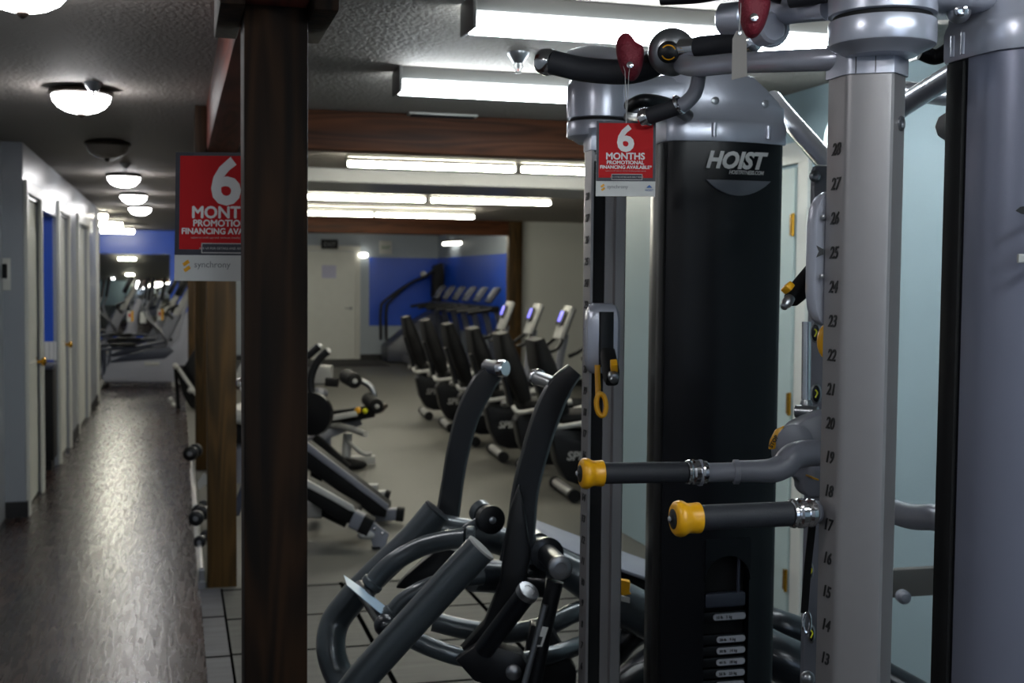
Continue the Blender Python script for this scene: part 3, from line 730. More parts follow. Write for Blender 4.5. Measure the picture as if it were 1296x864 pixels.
        bx, bz = P(1297, 268, 1.72).x, 1.628
        b2 = MB()
        yy = ty-.121
        shp = [(-.024,.000),(-.018,.004),(-.006,.006),(0,.002),(.006,.006),(.018,.004),(.024,0),(.016,-.003),(.006,-.004),(0,-.008),(-.006,-.004),(-.016,-.003)]
        cx_ = PY(1303, 268, ty-.112).x; yy = ty-.117
        b2.wprism([(cx_+a*1.1, yy-.0005, bz+c*1.3) for a, c in shp], (0,-.001,0))
        b2.lathe([(.0,0),(.012,.001),(.012,.002),(0,.003)], (cx_+.004, yy, bz-.036), (0,-1,0), 18)
        b2.build('emblem', M_DARKTXT, tw)
        b2 = MB(); b2.sect([(cx_-.02, yy, 1.565), (cx_+.05, yy, 1.565)], .004, .012, (0,0,1), .5); b2.build('pressed_slot', M_LGREY, tw)
        mb = MB(); q = P(1212, 15, 1.72)
        mb.lathe([(.016,0),(.017,.006),(.012,.012),(.009,.013)], q, (-.35,-.9,-.1), 20); mb.build('hood_bolt', M_STEEL, hd)
        mb = MB(); mb.lathe([(.009,.012),(.009,.02),(.005,.021),(.004,.014)], q, (-.35,-.9,-.1), 12); mb.build('bolt_head', M_CHROME, hd)
# rear V frame joining the hoods and a centre upright
mid = P(1042, 300, 2.42); MX, MY = mid.x+.035, mid.y
fr = MB()
fr.tube([P(978,126,3.12), P(994,146,3.0), P(1040,198,2.72), P(1075,238,2.5)], .0235, 18)
fr.tube([P(1235,76,1.86), P(1205,95,1.95), P(1152,128,2.12), P(1100,165,2.3)], .0185, 18)
fr.tube([P(1225,122,2.0), P(1185,120,2.15), P(1130,112,2.4), P(1075,104,2.8)], .0175, 18)
fr.build('rear_frame', M_SILVER, TR)
up = MB(); _u = P(1054, 300, 2.42); up.obox((_u.x, _u.y, .88), (.09, .03, 1.76), (1,-.25,0), (0,0,1), .012); cu_ = up.build('centre_upright', M_MGREY, TR)
b_ = MB(); q = P(1031, 223, 2.395); b_.lathe([(.011,0),(.011,.004),(.006,.007),(.002,.006)], q, (-.3,-.95,0), 14); b_.build('bolt', M_STEEL, cu_)
# lower cross tube at right, between the columns' rear and the near tower
lt = MB(); lt.tube([(MX, MY-.01, 1.13), P(1140,650,2.1), P(1190,656,1.92), (TX-.1, TYA+.06, 1.15)], .0215, 18); lt.build('cross_tube', M_SILVER, TR)
# crossbar linking the two caps, bulging out to the front
cb = MB()
cb.tube([P(1085,72,1.76), P(1055,75,1.77), P(1000,77,1.83), P(930,80,1.98), P(880,84,2.08), P(850,78,2.25), P(800,78,2.5), P(752,72,2.74), P(726,74,2.86)], [.0165,.0165,.0165,.0165,.017,.02,.024,.026,.022], 20)
cbo = cb.build('crossbar', M_MGREY if False else M_SILVER, TR)
# left pull-up grip, curving up from the chrome end
g = MB(); g.tube([P(699,79,2.30), P(740,88,2.28), P(790,91,2.24), P(822,84,2.22), P(845,70,2.21)], .0225, 18); gp = g.build('pull_up_grip', M_GRIP, TR)
e = MB(); e.lathe([(.012,0),(.022,.002),(.025,.008),(.026,.02),(.024,.027),(.021,.031)], P(683,77.5,2.315), P(699,79,2.30)-P(683,77.5,2.315), 22); e.build('grip_end', M_CHROME, gp)
# disc hub
hub = MB(); dn = (P(846,66,2.0)-P(852,66,2.12))
hub.lathe([(.012,-.02),(.040,-.016),(.042,0),(.040,.008),(.034,.016),(.02,.022)], P(850,66,2.17), dn, 32); ho = hub.build('disc_hub', M_STEEL, TR)
hb = MB(); hb.lathe([(.02,.0),(.0185,.03),(.014,.034),(.0,.035)], P(847,66,2.16), dn, 24); hb.build('hub_cap', M_BLACK, ho)
q = P(846.2, 66.3, 2.115)
tm = MB()
for i, ch in enumerate('ROCK IT') : 
    an = math.radians(150-20*i); 
    addmesh(tm, textmesh(ch, .006, q + RR*.0125*math.cos(an) + UU*.0125*math.sin(an), RR, -FW, align='CENTER'))
# (lettering on the hub is only a blurred yellow ring in the picture)
tm.bm.free()
rg = MB()
for a0 in (25, 205):
    rg.tube([q + RR*.0125*math.cos(math.radians(a0+k*13)) + UU*.0125*math.sin(math.radians(a0+k*13)) for k in range(10)], .0011, 6)
rg.build('hub_ring', M_YELLOW, ho)
nk = MB(); nk.tube([P(862,62,2.14), P(884,60,2.12)], .0175, 18); nk.lathe([(.012,0),(.0185,.002),(.019,.012),(.016,.018)], P(878,61,2.13), RR, 18); nk.build('hub_neck', M_CHROME, ho)
g = MB(); g.tube([P(884,60,2.12), P(915,57,2.08), P(945,54,2.04)], .0188, 18); gg = g.build('pull_up_grip', M_GRIP, TR)
e = MB(); e.lathe([(.019,0),(.0205,.004),(.0205,.012),(.016,.02),(.004,.022)], P(945,54,2.04), P(958,53,2.02)-P(945,54,2.04), 20); e.build('grip_end', M_CHROME, gg)
# bent side handle below the crossbar
g = MB(); g.tube([P(885,84,2.09), P(884,100,2.08), P(879,118,2.07), P(866,132,2.07), P(858,135,2.07)], .0125, 16); bh = g.build('bent_handle', M_MGREY, TR)
g = MB(); g.tube([P(862,133,2.07), P(822,147,2.10)], .0145, 16); g.build('grip', M_GRIP, bh)
e = MB(); e.lathe([(.015,0),(.0175,.002),(.0175,.006),(.015,.008)], P(862,131,2.07), P(850,138,2.08)-P(862,131,2.07), 20); e.lathe([(.0145,0),(.0165,.003),(.016,.014),(.012,.018)], P(822,147,2.10), P(810,151,2.11)-P(822,147,2.10), 18); e.build('grip_rings', M_CHROME, bh)
e = MB(); e.tube([P(820,148,2.11), P(805,150,2.3), P(795,148,2.6)], .010, 12); e.tube([P(797,134,2.6), P(815,127,2.55), P(845,132,2.62), P(870,146,2.8)], .014, 14); e.build('cable_sheath', M_BLACK, bh)
# upper right cluster
g = MB(); g.lathe([(.02,0),(.024,.003),(.025,.04),(.02,.045)], P(912,24,1.93), P(950,22,1.90)-P(912,24,1.93), 22)
g.lathe([(.02,0),(.024,.003),(.024,.03),(.02,.034)], P(962,40,1.88), P(990,30,1.83)-P(962,40,1.88), 20)
g.tube([P(930,22,1.92), P(975,14,1.88), P(1010,12,1.84), P(1050,10,1.78)], [.02,.024,.02,.018], 18)
g.lathe([(.012,0),(.026,.002),(.028,.014),(.024,.022)], P(975,36,1.90), P(980,44,1.80)-P(975,34,1.88), 24)
g.build('hub_assembly', M_SILVER, TR)
g = MB(); g.tube([P(1000,-2,1.80), P(1030,-6,1.78), P(1070,-14,1.74)], .014, 14); g.build('pull_up_grip', M_GRIP, TR)
g = MB(); g.tube([P(836,1,1.9), P(880,-3,1.88), P(950,-12,1.85), P(990,-2,1.84)], [.007,.009,.009,.009], 14); g.build('top_handle', M_BLACK, TR)
# maroon climbing holds
def hold(cx, cy, D, sc, rot, label):
    # one bean-shaped hold: an outline lofted into a rounded body
    out = [(-.014,-.044),(-.02,-.03),(-.027,-.008),(-.03,.012),(-.027,.03),(-.017,.042),(-.004,.044),(.006,.034),(.014,.02),(.028,.018),(.031,.008),(.029,-.018),(.024,-.04),(.014,-.056),(.004,-.06),(-.006,-.054)]
    cc = V((sum(a for a,b in out)/16, sum(b for a,b in out)/16))
    o = P(cx, cy, D); rings = []
    for k, (f, dd) in enumerate([(.25,-.026),(.62,-.023),(.88,-.013),(1,0),(.96,.012),(.75,.022),(.3,.026)]):
        ring_ = []
        for a, b in out:
            a2, b2 = cc.x+(a-cc.x)*f, cc.y+(b-cc.y)*f
            ca, sa = math.cos(rot), math.sin(rot)
            ring_.append(o + RR*(a2*ca-b2*sa)*sc + UU*(a2*sa+b2*ca)*sc + FW*dd*sc)
        rings.append(ring_)
    mb = MB(); mb.quadring(rings); h = mb.build('climbing_hold', M_MAROON, TR, angle=80)
    h['label'] = label
    sb = h.modifiers.new('s', 'SUBSURF'); sb.levels = sb.render_levels = 2
    b = MB(); b.lathe([(.006,0),(.006,.003),(.003,.004)], P(cx-.002, cy+20*sc*.9, D-.026*sc), -FW, 12); b.build('screw', M_CHROME, h)
hold(797, 67, 2.18, .86, 0, 'maroon resin climbing hold')
hold(954, 8, 1.79, .80, -.15, 'maroon resin climbing hold')

# carriages with yellow rings
def carriage(C_, s, z0, z1, who):
    def w(a, b, z): return V((C_.x+a*mm, C_.y+s*b*mm, z))
    mb = MB()
    prof = [(-46,0),(-50,.12),(-52,.3),(-52,.7),(-50,.88),(-44,1)]
    rings = []
    H = z1-z0
    for (t_, k) in ((0,.55),(.04,.78),(.12,.93),(.25,1),(.75,1),(.88,.93),(.96,.78),(1,.55)):
        z = z0+H*t_; 
        rings.append([w(a*k+(-12)*(1-k), 54+(b-54)*k, z) for a, b in [(22,54),(26,62),(26,80),(18,88),(-40,88),(-50,80),(-52,60),(-48,54)]])
    mb.quadring(rings)
    ca = mb.build('carriage', M_SILVER, TR, angle=40)
    mb = MB()
    q0, q1 = (w(-8, 86, z0+H*.12), w(-8, 94, z1-H*.1))
    mb.sect([w(-10, 90, z0+H*.10), w(-10, 90, z1-H*.12)], .034, .010, (0,1,0), .45); mb.build('pulley_slot', M_BLACK, ca)
    return ca
ca = carriage(CA, 1, 1.468, 1.662, 'A'); cb2 = carriage(CB, -1, 1.322, 1.480, 'B')
mb = MB(); q = P(1039, 318, 1.79); mb.wprism([q+RR*a+UU*b for a, b in [(-.007,.009),(.002,.004),(.004,.004),(.004,-.005),(.002,-.005),(-.007,-.009),(-.003,0)]], FW*.012); mb.build('arrow_notch', M_DARKTXT, ca)
for (x, y) in ((1043,275),(1041.5,350)): MB().lathe([(.004,0),(.004,.002),(.002,.003)], P(x-1,y,1.785), (-RR-FW).normalized(), 12).build('screw', M_STEEL, ca)
def stopper(parent, p0, p1, r, metal, ylw, D):
    mb = MB(); mb.sect([p0, p0.lerp(p1,.75), p1], [r*1.7,r*1.9,r*1.5], [r*1.9,r*2.1,r*1.6], UU, .3); o = mb.build('cable_stop', M_BLACKM, parent)
    d = (p1-p0).normalized()
    mb = MB(); mb.lathe([(r*.55,-.004),(r*.62,.002),(r*.62,.010),(r*.45,.013),(r*.45,.018),(r*.3,.02)], metal, d, 14); mb.build('swivel_end', M_STEEL, o)
    mb = MB(); mb.obox(ylw, (r*1.0, r*.8, r*1.3), d, -FW, .002); mb.build('yellow_clip', M_YELLOW, o)
stopper(ca, P(1032,340,1.90), P(1001,380,1.86), .0135, P(999,379,1.85), P(997,364,1.845), 1.9)
stopper(cb2, P(769,447,2.66), P(775,482,2.60), .018, P(776,474,2.575), P(777,463,2.57), 2.6)
def ring_(parent, c, rw, rh, th, D, tilt=0):
    c = P(c[0], c[1], D); pts = []
    for k in range(21):
        t_ = 2*math.pi*k/20; a, b = rw*math.cos(t_), rh*math.sin(t_)
        pts.append(c + RR*(a*math.cos(tilt)-b*math.sin(tilt)) + UU*(a*math.sin(tilt)+b*math.cos(tilt)))
    MB().tube(pts, th, 10, smooth=False).build('yellow_ring', M_YELLOW, parent)
ring_(cb2, (761, 512), px(6,2.68), px(14,2.68), .0058, 2.66, .08)
mb = MB(); mb.sect([P(756,462,2.70), P(757,500,2.69)], .008, .012, RR, .3); mb.build('ring_strap', M_YELLOW, cb2)
ring_(ca, (1050, 432), px(10,1.95), px(18,1.95), .0075, 1.93, 0)
# guide rod, badges and hanging snap links behind the near column
mb = MB(); mb.tube([P(1021,407,2.33), P(1020,522,2.33)], .0088, 14); mb.build('guide_rod', M_CHROME, TR)
mb = MB(); mb.lathe([(.007,0),(.012,.002),(.012,.02),(.009,.028)], P(1020,524,2.33), (0,0,1), 14); mb.tube([P(1007,520,2.32), P(1035,522,2.30)], .012, 12); mb.build('rod_collar', M_STEEL, TR)
def badge(x, y, D, rx=7, ry=13):
    mb = MB(); n_ = (-FW - RR*.55).normalized()
    mb.ball(P(x,y,D+.004), (px(rx,D), .006, px(ry,D)), 18, Matrix((RR, FW, UU)).transposed()); o = mb.build('badge', M_STEEL, TR)
    MB().ball(P(x,y,D-.003), (px(rx-2,D), .003, px(ry-2.5,D)), 16, Matrix((RR, FW, UU)).transposed()).build('badge_face', M_BLACK, o)
    MB().tube([P(x-1,y-5,D-.008), P(x+1.5,y-1,D-.008), P(x-1,y+5,D-.008)], .0014, 6).build('badge_mark', M_LIME, o)
badge(1032, 421, 2.2); badge(1033, 498, 2.2, 7, 13); badge(1027, 802, 2.1, 5, 12); badge(1026, 722, 2.1, 4, 11)
mb = MB(); mb.sect([P(1028,664,1.96), P(1022,720,2.0), P(1018,775,2.02)], .012, .004, -FW, .3); mb.build('hanging_strap', M_BLACKM, TR)
mb = MB()
pts = [P(1021+4.5*math.cos(t*.314), 787+13*math.sin(t*.314), 2.02) for t in range(21)]; mb.tube(pts, .003, 8, smooth=False); mb.build('snap_link', M_CHROME, TR)
mb = MB(); mb.ball(P(1022,858,2.0), .012, 14); mb.build('end_ball', M_STEEL, TR)
# press arm with its pivot body
body = MB()
ol = [(974,575),(976,560),(984,545),(996,533),(1012,525),(1030,518),(1052,516),(1052,600),(1040,618),(1024,624),(1010,624),(1004,614),(1003,601),(990,598),(980,590)]
body.wprism([P(x, y, 2.30) for x, y in ol[::-1]], -FW*.075, .009); bo = body.build('pivot_body', M_MGREY, TR)
mb = MB(); mb.wprism([P(x, y, 2.218) for x, y in [(972,568),(974,556),(981,543),(992,538),(988,548),(982,558),(980,568)]][::-1], -FW*.008, .002); mb.build('warning_label', M_YELLOW, bo)
addl = MB(); addmesh(addl, textmesh('STOP', .010, P(977,567,2.208), (RR*.55+UU).normalized(), -FW, bold=.0003)); addl.build('label_text', M_DARKTXT, bo)
mb = MB(); mb.lathe([(.03,0),(.034,.004),(.034,.012),(.03,.014)], P(1004,560,2.222), -FW, 24); mb.build('pivot_disc', M_MGREY, bo)
mb = MB(); mb.obox(P(1028,604,2.2), (.012,.003,.05), (RR-UU*.3), -FW, .001); mb.build('yellow_decal', M_YELLOW, bo)
arm = MB(); arm.tube([P(1034,573,2.16), P(1015,574,2.15), P(1002,578,2.14), P(992,589,2.135), P(978,595,2.13), P(960,596,2.125), P(932,596,2.118)], [.0235,.0235,.023,.0225,.0215,.0195,.0185], 20)
arm.lathe([(.017,0),(.0215,.002),(.0215,.01),(.018,.012)], P(936,597,2.12), RR*-1, 20)
arm.tube([P(930,597,2.118), P(886,598,2.105)], .0165, 18); arm.lathe([(.017,0),(.0225,.002),(.023,.008),(.019,.014)], P(890,598,2.106), -RR, 20)
ao = arm.build('press_arm', M_MGREY, TR)
mb = MB(); mb.lathe([(.0235,0),(.02,.006),(.01,.008)], P(1034,573,2.16), RR, 20); mb.build('arm_plug', M_BLACK, ao)
def grip_assembly(parent, pa, pb, r, chrome_len):
    d = (pb-pa).normalized(); L_ = (pb-pa).length      # pa = yellow end centre, pb = inner end
    o = MB().tube([pa+d*.02, pb-d*chrome_len], r, 20).build('grip', M_GRIP, parent)
    MB().lathe([(r*.85,-.001),(r*1.18,0),(r*1.36,.003),(r*1.44,.008),(r*1.40,.013),(r*1.24,.018),(r*1.17,.022),(r*1.18,.027),(r*1.22,.036),(r*1.2,.038),(r*1.02,.039)], pa, d, 32).build('yellow_end', M_YELLOW, o)
    MB().lathe([(r*.78,0),(r*.8,.002),(r*.7,.003),(0,.003)], pa+d*-.0, -d, 24).build('end_badge', M_DARKTXT, o)
    MB().lathe([(r*.28,0),(r*.3,.003),(r*.15,.005)], pa-d*.004, -d, 10).build('end_screw', M_CHROME, o)
    c = pb-d*chrome_len
    MB().lathe([(r*.9,0),(r*1.12,.002),(r*1.18,.006),(r*1.05,.011),(r*1.2,.014),(r*1.2,.022),(r*1.0,.026),(r*1.15,.03),(r*1.12,.036),(r*.9,.04)], c, d, 24).build('chrome_collar', M_CHROME, o)
grip_assembly(ao, P(735,599,2.06), P(892,597,2.105), .0182, .035)
la = MB(); la.tube([P(1026,648.5,1.796), P(1036,648,1.83), P(1052,648,1.90)], .017, 18); la.tube([P(1052,648,1.90), P(1075,648,1.84)], .012, 12); lo_ = la.build('lower_handle', M_MGREY, TR)
grip_assembly(lo_, P(853,656.5,1.745), P(1028,648.5,1.795), .0182, .036)
# little polygonal pulley guard seen between near column and tower
mb = MB(); mb.lathe([(.0,0),(.021,.001),(.024,.006),(.024,.016),(.0,.02)], P(1203,160,1.97), (-.5,-.8,-.1), 10); mb.build('pulley_guard', M_LGREY, TR)
mb = MB(); mb.tube([P(1165,66,1.86), P(1185,72,1.86), P(1206,60,1.84)], .012, 12); mb.build('cable_hose', M_BLACK, TR)

# ------------------------------------------------------------------ hanging promo sign and price tag
def promo(name, x0, y0, x1, y1, D, label, normal, lean=0.0, yb=None):
    c0 = P(x0, y0, D); W_ = px(x1-x0, D); H_ = px(y1-y0, D)
    n = V(normal).normalized(); up = V((lean,0,1)).normalized(); xd = up.cross(n).normalized()*1.0
    if xd.dot(RR) < 0: xd = -xd
    up = n.cross(xd).normalized()
    if up.z < 0: up = -up
    def q(u, v, out=0): return c0 + xd*(u*W_) - up*(v*H_) + n*out
    r = root(name, q(.5, 1), label, 'sign')
    def panel(u0, v0, u1, v1, out, th, nm, mt_, parent=r):
        return MB().obox(q((u0+u1)/2, (v0+v1)/2, out-th/2), ((u1-u0)*W_, (v1-v0)*H_, th), xd, n, 0.0).build(nm, mt_, parent)
    bk = panel(0, 0, 1, 1, .0, .003, 'backing', M_PAPER)
    panel(0, 0, 1, .80, .0006, .0006, 'dark_border', M_SIGNBLK)
    panel(.045, .028, .955, .755, .0012, .0006, 'red_panel', M_RED)
    panel(.26, .705, .78, .785, .0018, .0006, 'box_rim', M_LGREY); panel(.27, .713, .77, .777, .0022, .0004, 'box', M_SIGNBLK)
    o = .0014
    text('6', W_*.60, M_WHITE, q(.49, .395, o), xd, n, 'numeral', r, bold=W_*.018, align='CENTER', depth=.0002)
    for body_, sz_, u_, v_, nm_ in (('MONTHS', .158, .49, .51, 'headline'), ('PROMOTIONAL', .088, .49, .575, 'lettering'), ('FINANCING AVAILABLE*', .079, .5, .635, 'lettering')):
        mb = MB()
        for du_, dv_ in ((-1,0),(1,0),(0,1),(0,-1)):
            addmesh(mb, textmesh(body_, W_*sz_, q(u_, v_, o+.00005*(du_+2*dv_)) + xd*(du_*W_*sz_*.035) + up*(dv_*W_*sz_*.03), xd, n, align='CENTER', depth=.0002))
        mb.build(nm_, M_WHITE, r)
    text('subject to credit approval. minimum monthly payments required.', W_*.026, M_LGREY, q(.5, .67, o), xd, n, 'small_print', r, align='CENTER', depth=.0001)
    text('ASK US FOR DETAILS AND APPLY TODAY', W_*.030, M_LGREY, q(.52, .755, .0024), xd, n, 'box_text', r, align='CENTER', depth=.0001)
    text('synchrony', W_*.085, M_GREYTXT, q(.19, .895, .0004), xd, n, 'bank_name', r, depth=.0002)
    mb = MB()
    for du, dv in ((.10,.87),(.125,.855),(.135,.90),(.11,.915)): mb.obox(q(du, dv, .0004), (W_*.035, W_*.035, .0006), xd+up*.6, n)
    mb.build('yellow_mark', M_YELLOW, r)
    if name == 'hanging_sign':
        text('HOIST', W_*.05, M_BLUETXT, q(.90, .93, .0004), xd, n, 'shop_mark', r, align='CENTER', depth=.0002)
        MB().prism([(-.05*W_,0),(.05*W_,0),(0,.05*W_)], Matrix((xd,up,n)).transposed().to_4x4() if False else (lambda M_: (setattr(M_, 'translation', q(.90,.885,.0004)), M_)[1])(Matrix((xd,up,n)).transposed().to_4x4()), .0003).build('shop_emblem', M_BLUETXT, r)
        mb = MB(); mb.tube([q(.5,.03,.0015), P(791,90,D-.03), P(789,84,D+.005)], .0007, 6, smooth=False); mb.tube([q(.5,.03,.0015), P(796,92,D-.03), P(797,86,D+.005)], .0007, 6, smooth=False)
        mb.build('string', M_LGREY, r)
    return r
promo('hanging_sign', 755, 153, 830, 248, 2.12, 'small red 6 MONTHS financing sign hanging by string from the cable machine grip', -FW - RR*.02)
promo('promo_sign', 222.5, 192.5, 355, 355, 2.98, 'larger red 6 MONTHS financing sign half hidden behind the nearest wooden post', -FW - RR*.05)
r = root('price_tag', P(936,100,1.75), 'blank grey-brown card tag hanging from the top of the cable machine', 'tag')
MB().wprism([P(x, y, D_) for x, y, D_ in [(926,101,1.74),(945.5,96.5,1.77),(945,48,1.77),(940,38,1.765),(932,39,1.75),(927,49,1.74)]], FW*.0008).build('card', M_CARD, r)
mb = MB(); mb.tube([P(935,42,1.752), P(937,20,1.76), P(938,-6,1.80)], .0006, 6); mb.build('string', M_LGREY, r)
mb = MB(); mb.lathe([(.0012,0),(.0028,.0003),(.0028,.0008),(.0012,.001)], P(936,42,1.751), -FW, 12); mb.build('eyelet', M_STEEL, r)
# ------------------------------------------------------------------ plate-loaded lever machine in front
LM = root('lever_machine', PZ(600, 1000, 0), 'dark slate plate-loaded lever machine of curved tubes standing low between post and cable machine', 'exercise machine')
def sp(lst): return [P(*a) for a in lst]
def part(mb, n, m_, p=LM, **k): return mb.build(n, m_, p, **k)
# two hooked frame tubes
TF = px(20, 3.15)
h = MB(); h.tube(sp([(608,694,2.95),(572,732,2.95),(530,778,2.95),(490,822,2.95),(455,862,2.95),(428,905,2.95),(424,960,2.95),(455,1010,2.95),(520,1035,2.98),(620,1045,3.05),(760,1050,3.2)]), px(20.5,2.95), 24)
o = part(h, 'frame_tube', M_SLATE)
e = MB(); e.lathe([(px(20.6,2.95),0),(px(21,2.95),.003),(px(20,2.95),.006),(.001,.007)], P(608,694,2.95), P(608,694,2.95)-P(590,713,2.95), 24); part(e, 'end_cap', M_LGREY, o)
h = MB(); h.tube(sp([(552,647,3.45),(522,682,3.45),(480,722,3.45),(446,757,3.45),(424,788,3.45),(419,822,3.42),(430,856,3.4),(452,884,3.35),(490,905,3.3),(560,925,3.35),(700,935,3.5)]), px(18.5,3.45), 24)
o = part(h, 'frame_tube', M_SLATE)
e = MB(); e.lathe([(px(18.6,3.45),0),(px(19,3.45),.003),(px(18,3.45),.006),(.001,.007)], P(552,647,3.45), P(552,647,3.45)-P(535,666,3.45), 24); part(e, 'end_cap', M_SLATE2, o)
# arched arms
h = MB(); h.tube(sp([(468,742,3.3),(492,716,3.3),(528,694,3.3),(562,684,3.28),(592,680,3.25)]), px(12.5,3.3), 20); h.lathe([(px(13,3.3),0),(px(14.5,3.3),.003),(px(14.5,3.3),.02),(px(13,3.3),.023)], P(590,680,3.25), RR, 20)
h.lathe([(px(13,3.3),0),(px(14.5,3.3),.003),(px(14.5,3.3),.016),(px(13,3.3),.02)], P(474,735,3.3), P(468,742,3.3)-P(480,728,3.3), 20); part(h, 'arched_arm', M_SLATE)
h = MB(); h.tube(sp([(493,781,3.1),(512,760,3.1),(540,744,3.1),(575,733,3.12),(610,728,3.15)]), px(12,3.1), 20); h.lathe([(px(12.5,3.1),0),(px(14,3.1),.003),(px(14,3.1),.014),(px(12.5,3.1),.017)], P(500,773,3.1), P(493,781,3.1)-P(506,766,3.1), 20); part(h, 'arched_arm', M_SLATE)
h = MB(); h.tube(sp([(455,742,3.33),(470,765,3.2),(487,791,3.07)]), px(9,3.2), 16); h.ball(P(487,791,3.05), px(14,3.05), 20); part(h, 'cross_handle', M_SLATE2)
r = root('paper_card', P(465,770,3.18), 'thin pale blue-white leaflet lying across the front handle of the lever machine', 'leaflet')
MB().wprism([P(435,728,3.3), P(439,741,3.22), P(482,777,3.08), P(493,772,3.13), P(466,750,3.25)], U0*.002).build('sheet', mat('pale_blue_paper', rgb(150,175,195), .4), r)
# long body tubes running right behind the cable machine
h = MB(); h.tube(sp([(548,786,3.4),(590,796,3.4),(640,801,3.4),(690,792,3.4),(735,772,3.45),(790,758,3.6)]), px(12.5,3.4), 20); part(h, 'lower_tube', M_SLATE)
h = MB(); h.tube(sp([(492,790,3.15),(530,812,3.15),(580,830,3.15),(640,838,3.2),(700,828,3.25),(760,806,3.4)]), px(12,3.15), 20); part(h, 'lower_tube', M_SLATE)
h = MB(); h.tube(sp([(556,668,3.5),(600,676,3.5),(650,690,3.5),(720,722,3.5),(792,766,3.5),(860,800,3.5)]), [px(18,3.5)]*3+[px(22,3.5),px(28,3.5),px(28,3.5)], 22); part(h, 'main_tube', M_SLATE)
h = MB(); h.tube(sp([(598,727,3.25),(640,730,3.3),(690,735,3.3)]), px(21,3.3), 22); part(h, 'main_tube', M_SLATE2)
M_LEVER = mat('blue_black_lever_paint', rgb(15,18,24), .36, .1, .4, coat=.2)
# curved levers (flattened black blades)
def blade(pts, wpx, D, name='lever', m_=M_BLACK, th=.062):
    mb = MB(); c = catmull(sp(pts), 8); N_ = len(c); ww = [px(w_, D) for w_ in lerp_list(wpx, N_)]
    rings = []
    for i, p in enumerate(c):
        t = (c[min(i+1,N_-1)]-c[max(i-1,0)]).normalized(); n_ = t.cross(FW).normalized(); w_ = ww[i]/2; q_ = th/2
        rings.append([p+n_*a*w_+FW*b*q_ for a, b in [(-1,-.55),(-.8,-.9),(0,-1),(.8,-.9),(1,-.55),(1,.55),(.8,.9),(0,1),(-.8,.9),(-1,.55)]])
    mb.quadring(rings); return mb
o1 = part(blade([(634,462,3.6),(612,486,3.6),(592,525,3.6),(580,570,3.6),(573,610,3.6),(567,650,3.6),(560,690,3.6)], [22,32,31,29,28,30,30], 3.6), 'lever', M_LEVER)
h = MB(); h.tube([P(617,464,3.62), P(634,466,3.5)], px(9,3.5), 18); part(h, 'peg', M_DGREY, o1)
h = MB(); h.lathe([(px(7,3.5),0),(px(11,3.5),.004),(px(11,3.5),.02),(px(9,3.5),.024),(.001,.025)], P(632,466,3.5), RR*.75-FW*.65, 22); part(h, 'chrome_end', M_CHROME, o1)
h = MB(); h.lathe([(px(7,3.5),0),(px(10,3.5),.003),(px(10,3.5),.01),(px(6,3.5),.012)], P(615,464,3.63), RR*.75-FW*.65, 20); part(h, 'chrome_collar', M_CHROME, o1)
o2 = part(blade([(727,468,3.2),(707,492,3.2),(690,530,3.2),(676,575,3.2),(665,620,3.2),(660,665,3.2),(655,710,3.2)], [22,33,35,34,34,36,46], 3.2), 'lever', M_LEVER)
h = MB(); h.tube([P(680,478,3.3), P(702,486,3.18)], px(9,3.2), 18); part(h, 'peg', M_STEEL, o2)
h = MB(); h.lathe([(px(7,3.3),0),(px(11,3.3),.004),(px(11,3.3),.014),(px(7,3.3),.018)], P(679,477,3.31), P(702,486,3.18)-P(680,478,3.3), 20); part(h, 'chrome_collar', M_CHROME, o2)
h = MB(); h.wprism([P(x,y,3.14) for x,y in [(657,612),(664,640),(672,700),(664,742),(640,800),(610,846),(580,838),(574,832),(612,790),(632,740),(638,690),(645,645)]][::-1], FW*.07, .008); part(h, 'lever_foot', M_BLACK, o2)
h = MB(); h.wprism([P(x,y,3.55) for x,y in [(560,690),(582,700),(572,722),(545,750),(500,744),(512,730),(540,706)]][::-1], FW*.08, .006); part(h, 'lever_foot', M_BLACK, o1)
h = MB(); h.wprism([P(x,y,3.1) for x,y in [(576,835),(610,812),(660,828),(672,850),(662,872),(640,876),(600,862)]][::-1], FW*.07, .006); part(h, 'link_plate', M_BLACK)
h = MB(); h.lathe([(px(10,3.1),0),(px(10,3.1),.006),(px(6,3.1),.012),(.001,.013)], P(650,850,3.1), -FW, 18); part(h, 'pivot_bolt', M_STEEL)
h = MB(); h.wprism([P(x,y,3.3) for x,y in [(672,790),(700,798),(730,850),(726,900),(650,900)]][::-1], FW*.07, .006); part(h, 'rear_plate', M_BLACK)
# weight pegs with bright round ends
def peg(x, y, D, bx, by, bD, rp, collar=False):
    a, b = P(x, y, D), P(bx, by, bD); d = (a-b).normalized()
    mb = MB(); mb.tube([b, a-d*.004], px(rp*.93, D), 24); o = part(mb, 'weight_peg', M_LEVER)
    mb = MB(); mb.lathe([(px(rp*.9,D),-.02),(px(rp*1.02,D),-.018),(px(rp*1.02,D),-.002),(px(rp*.94,D),0),(px(rp*.5,D),.0008),(px(rp*.45,D),-.0004),(.001,-.0004)], a, d, 28); part(mb, 'peg_end', M_STEEL, o)
    if collar:
        mb = MB(); mb.lathe([(px(rp,D),0),(px(rp*1.5,D),.004),(px(rp*1.5,D),.016),(px(rp,D),.02)], b.lerp(a,.35), d, 28); part(mb, 'collar', M_SLATE2, o)
        mb = MB(); mb.tube([b-d*.05, b], px(rp*1.15, D), 22); part(mb, 'sleeve', M_STEEL, o)
peg(710, 719, 3.0, 682, 690, 3.28, 15, True); peg(670, 746, 2.98, 612, 822, 3.08, 14.5)
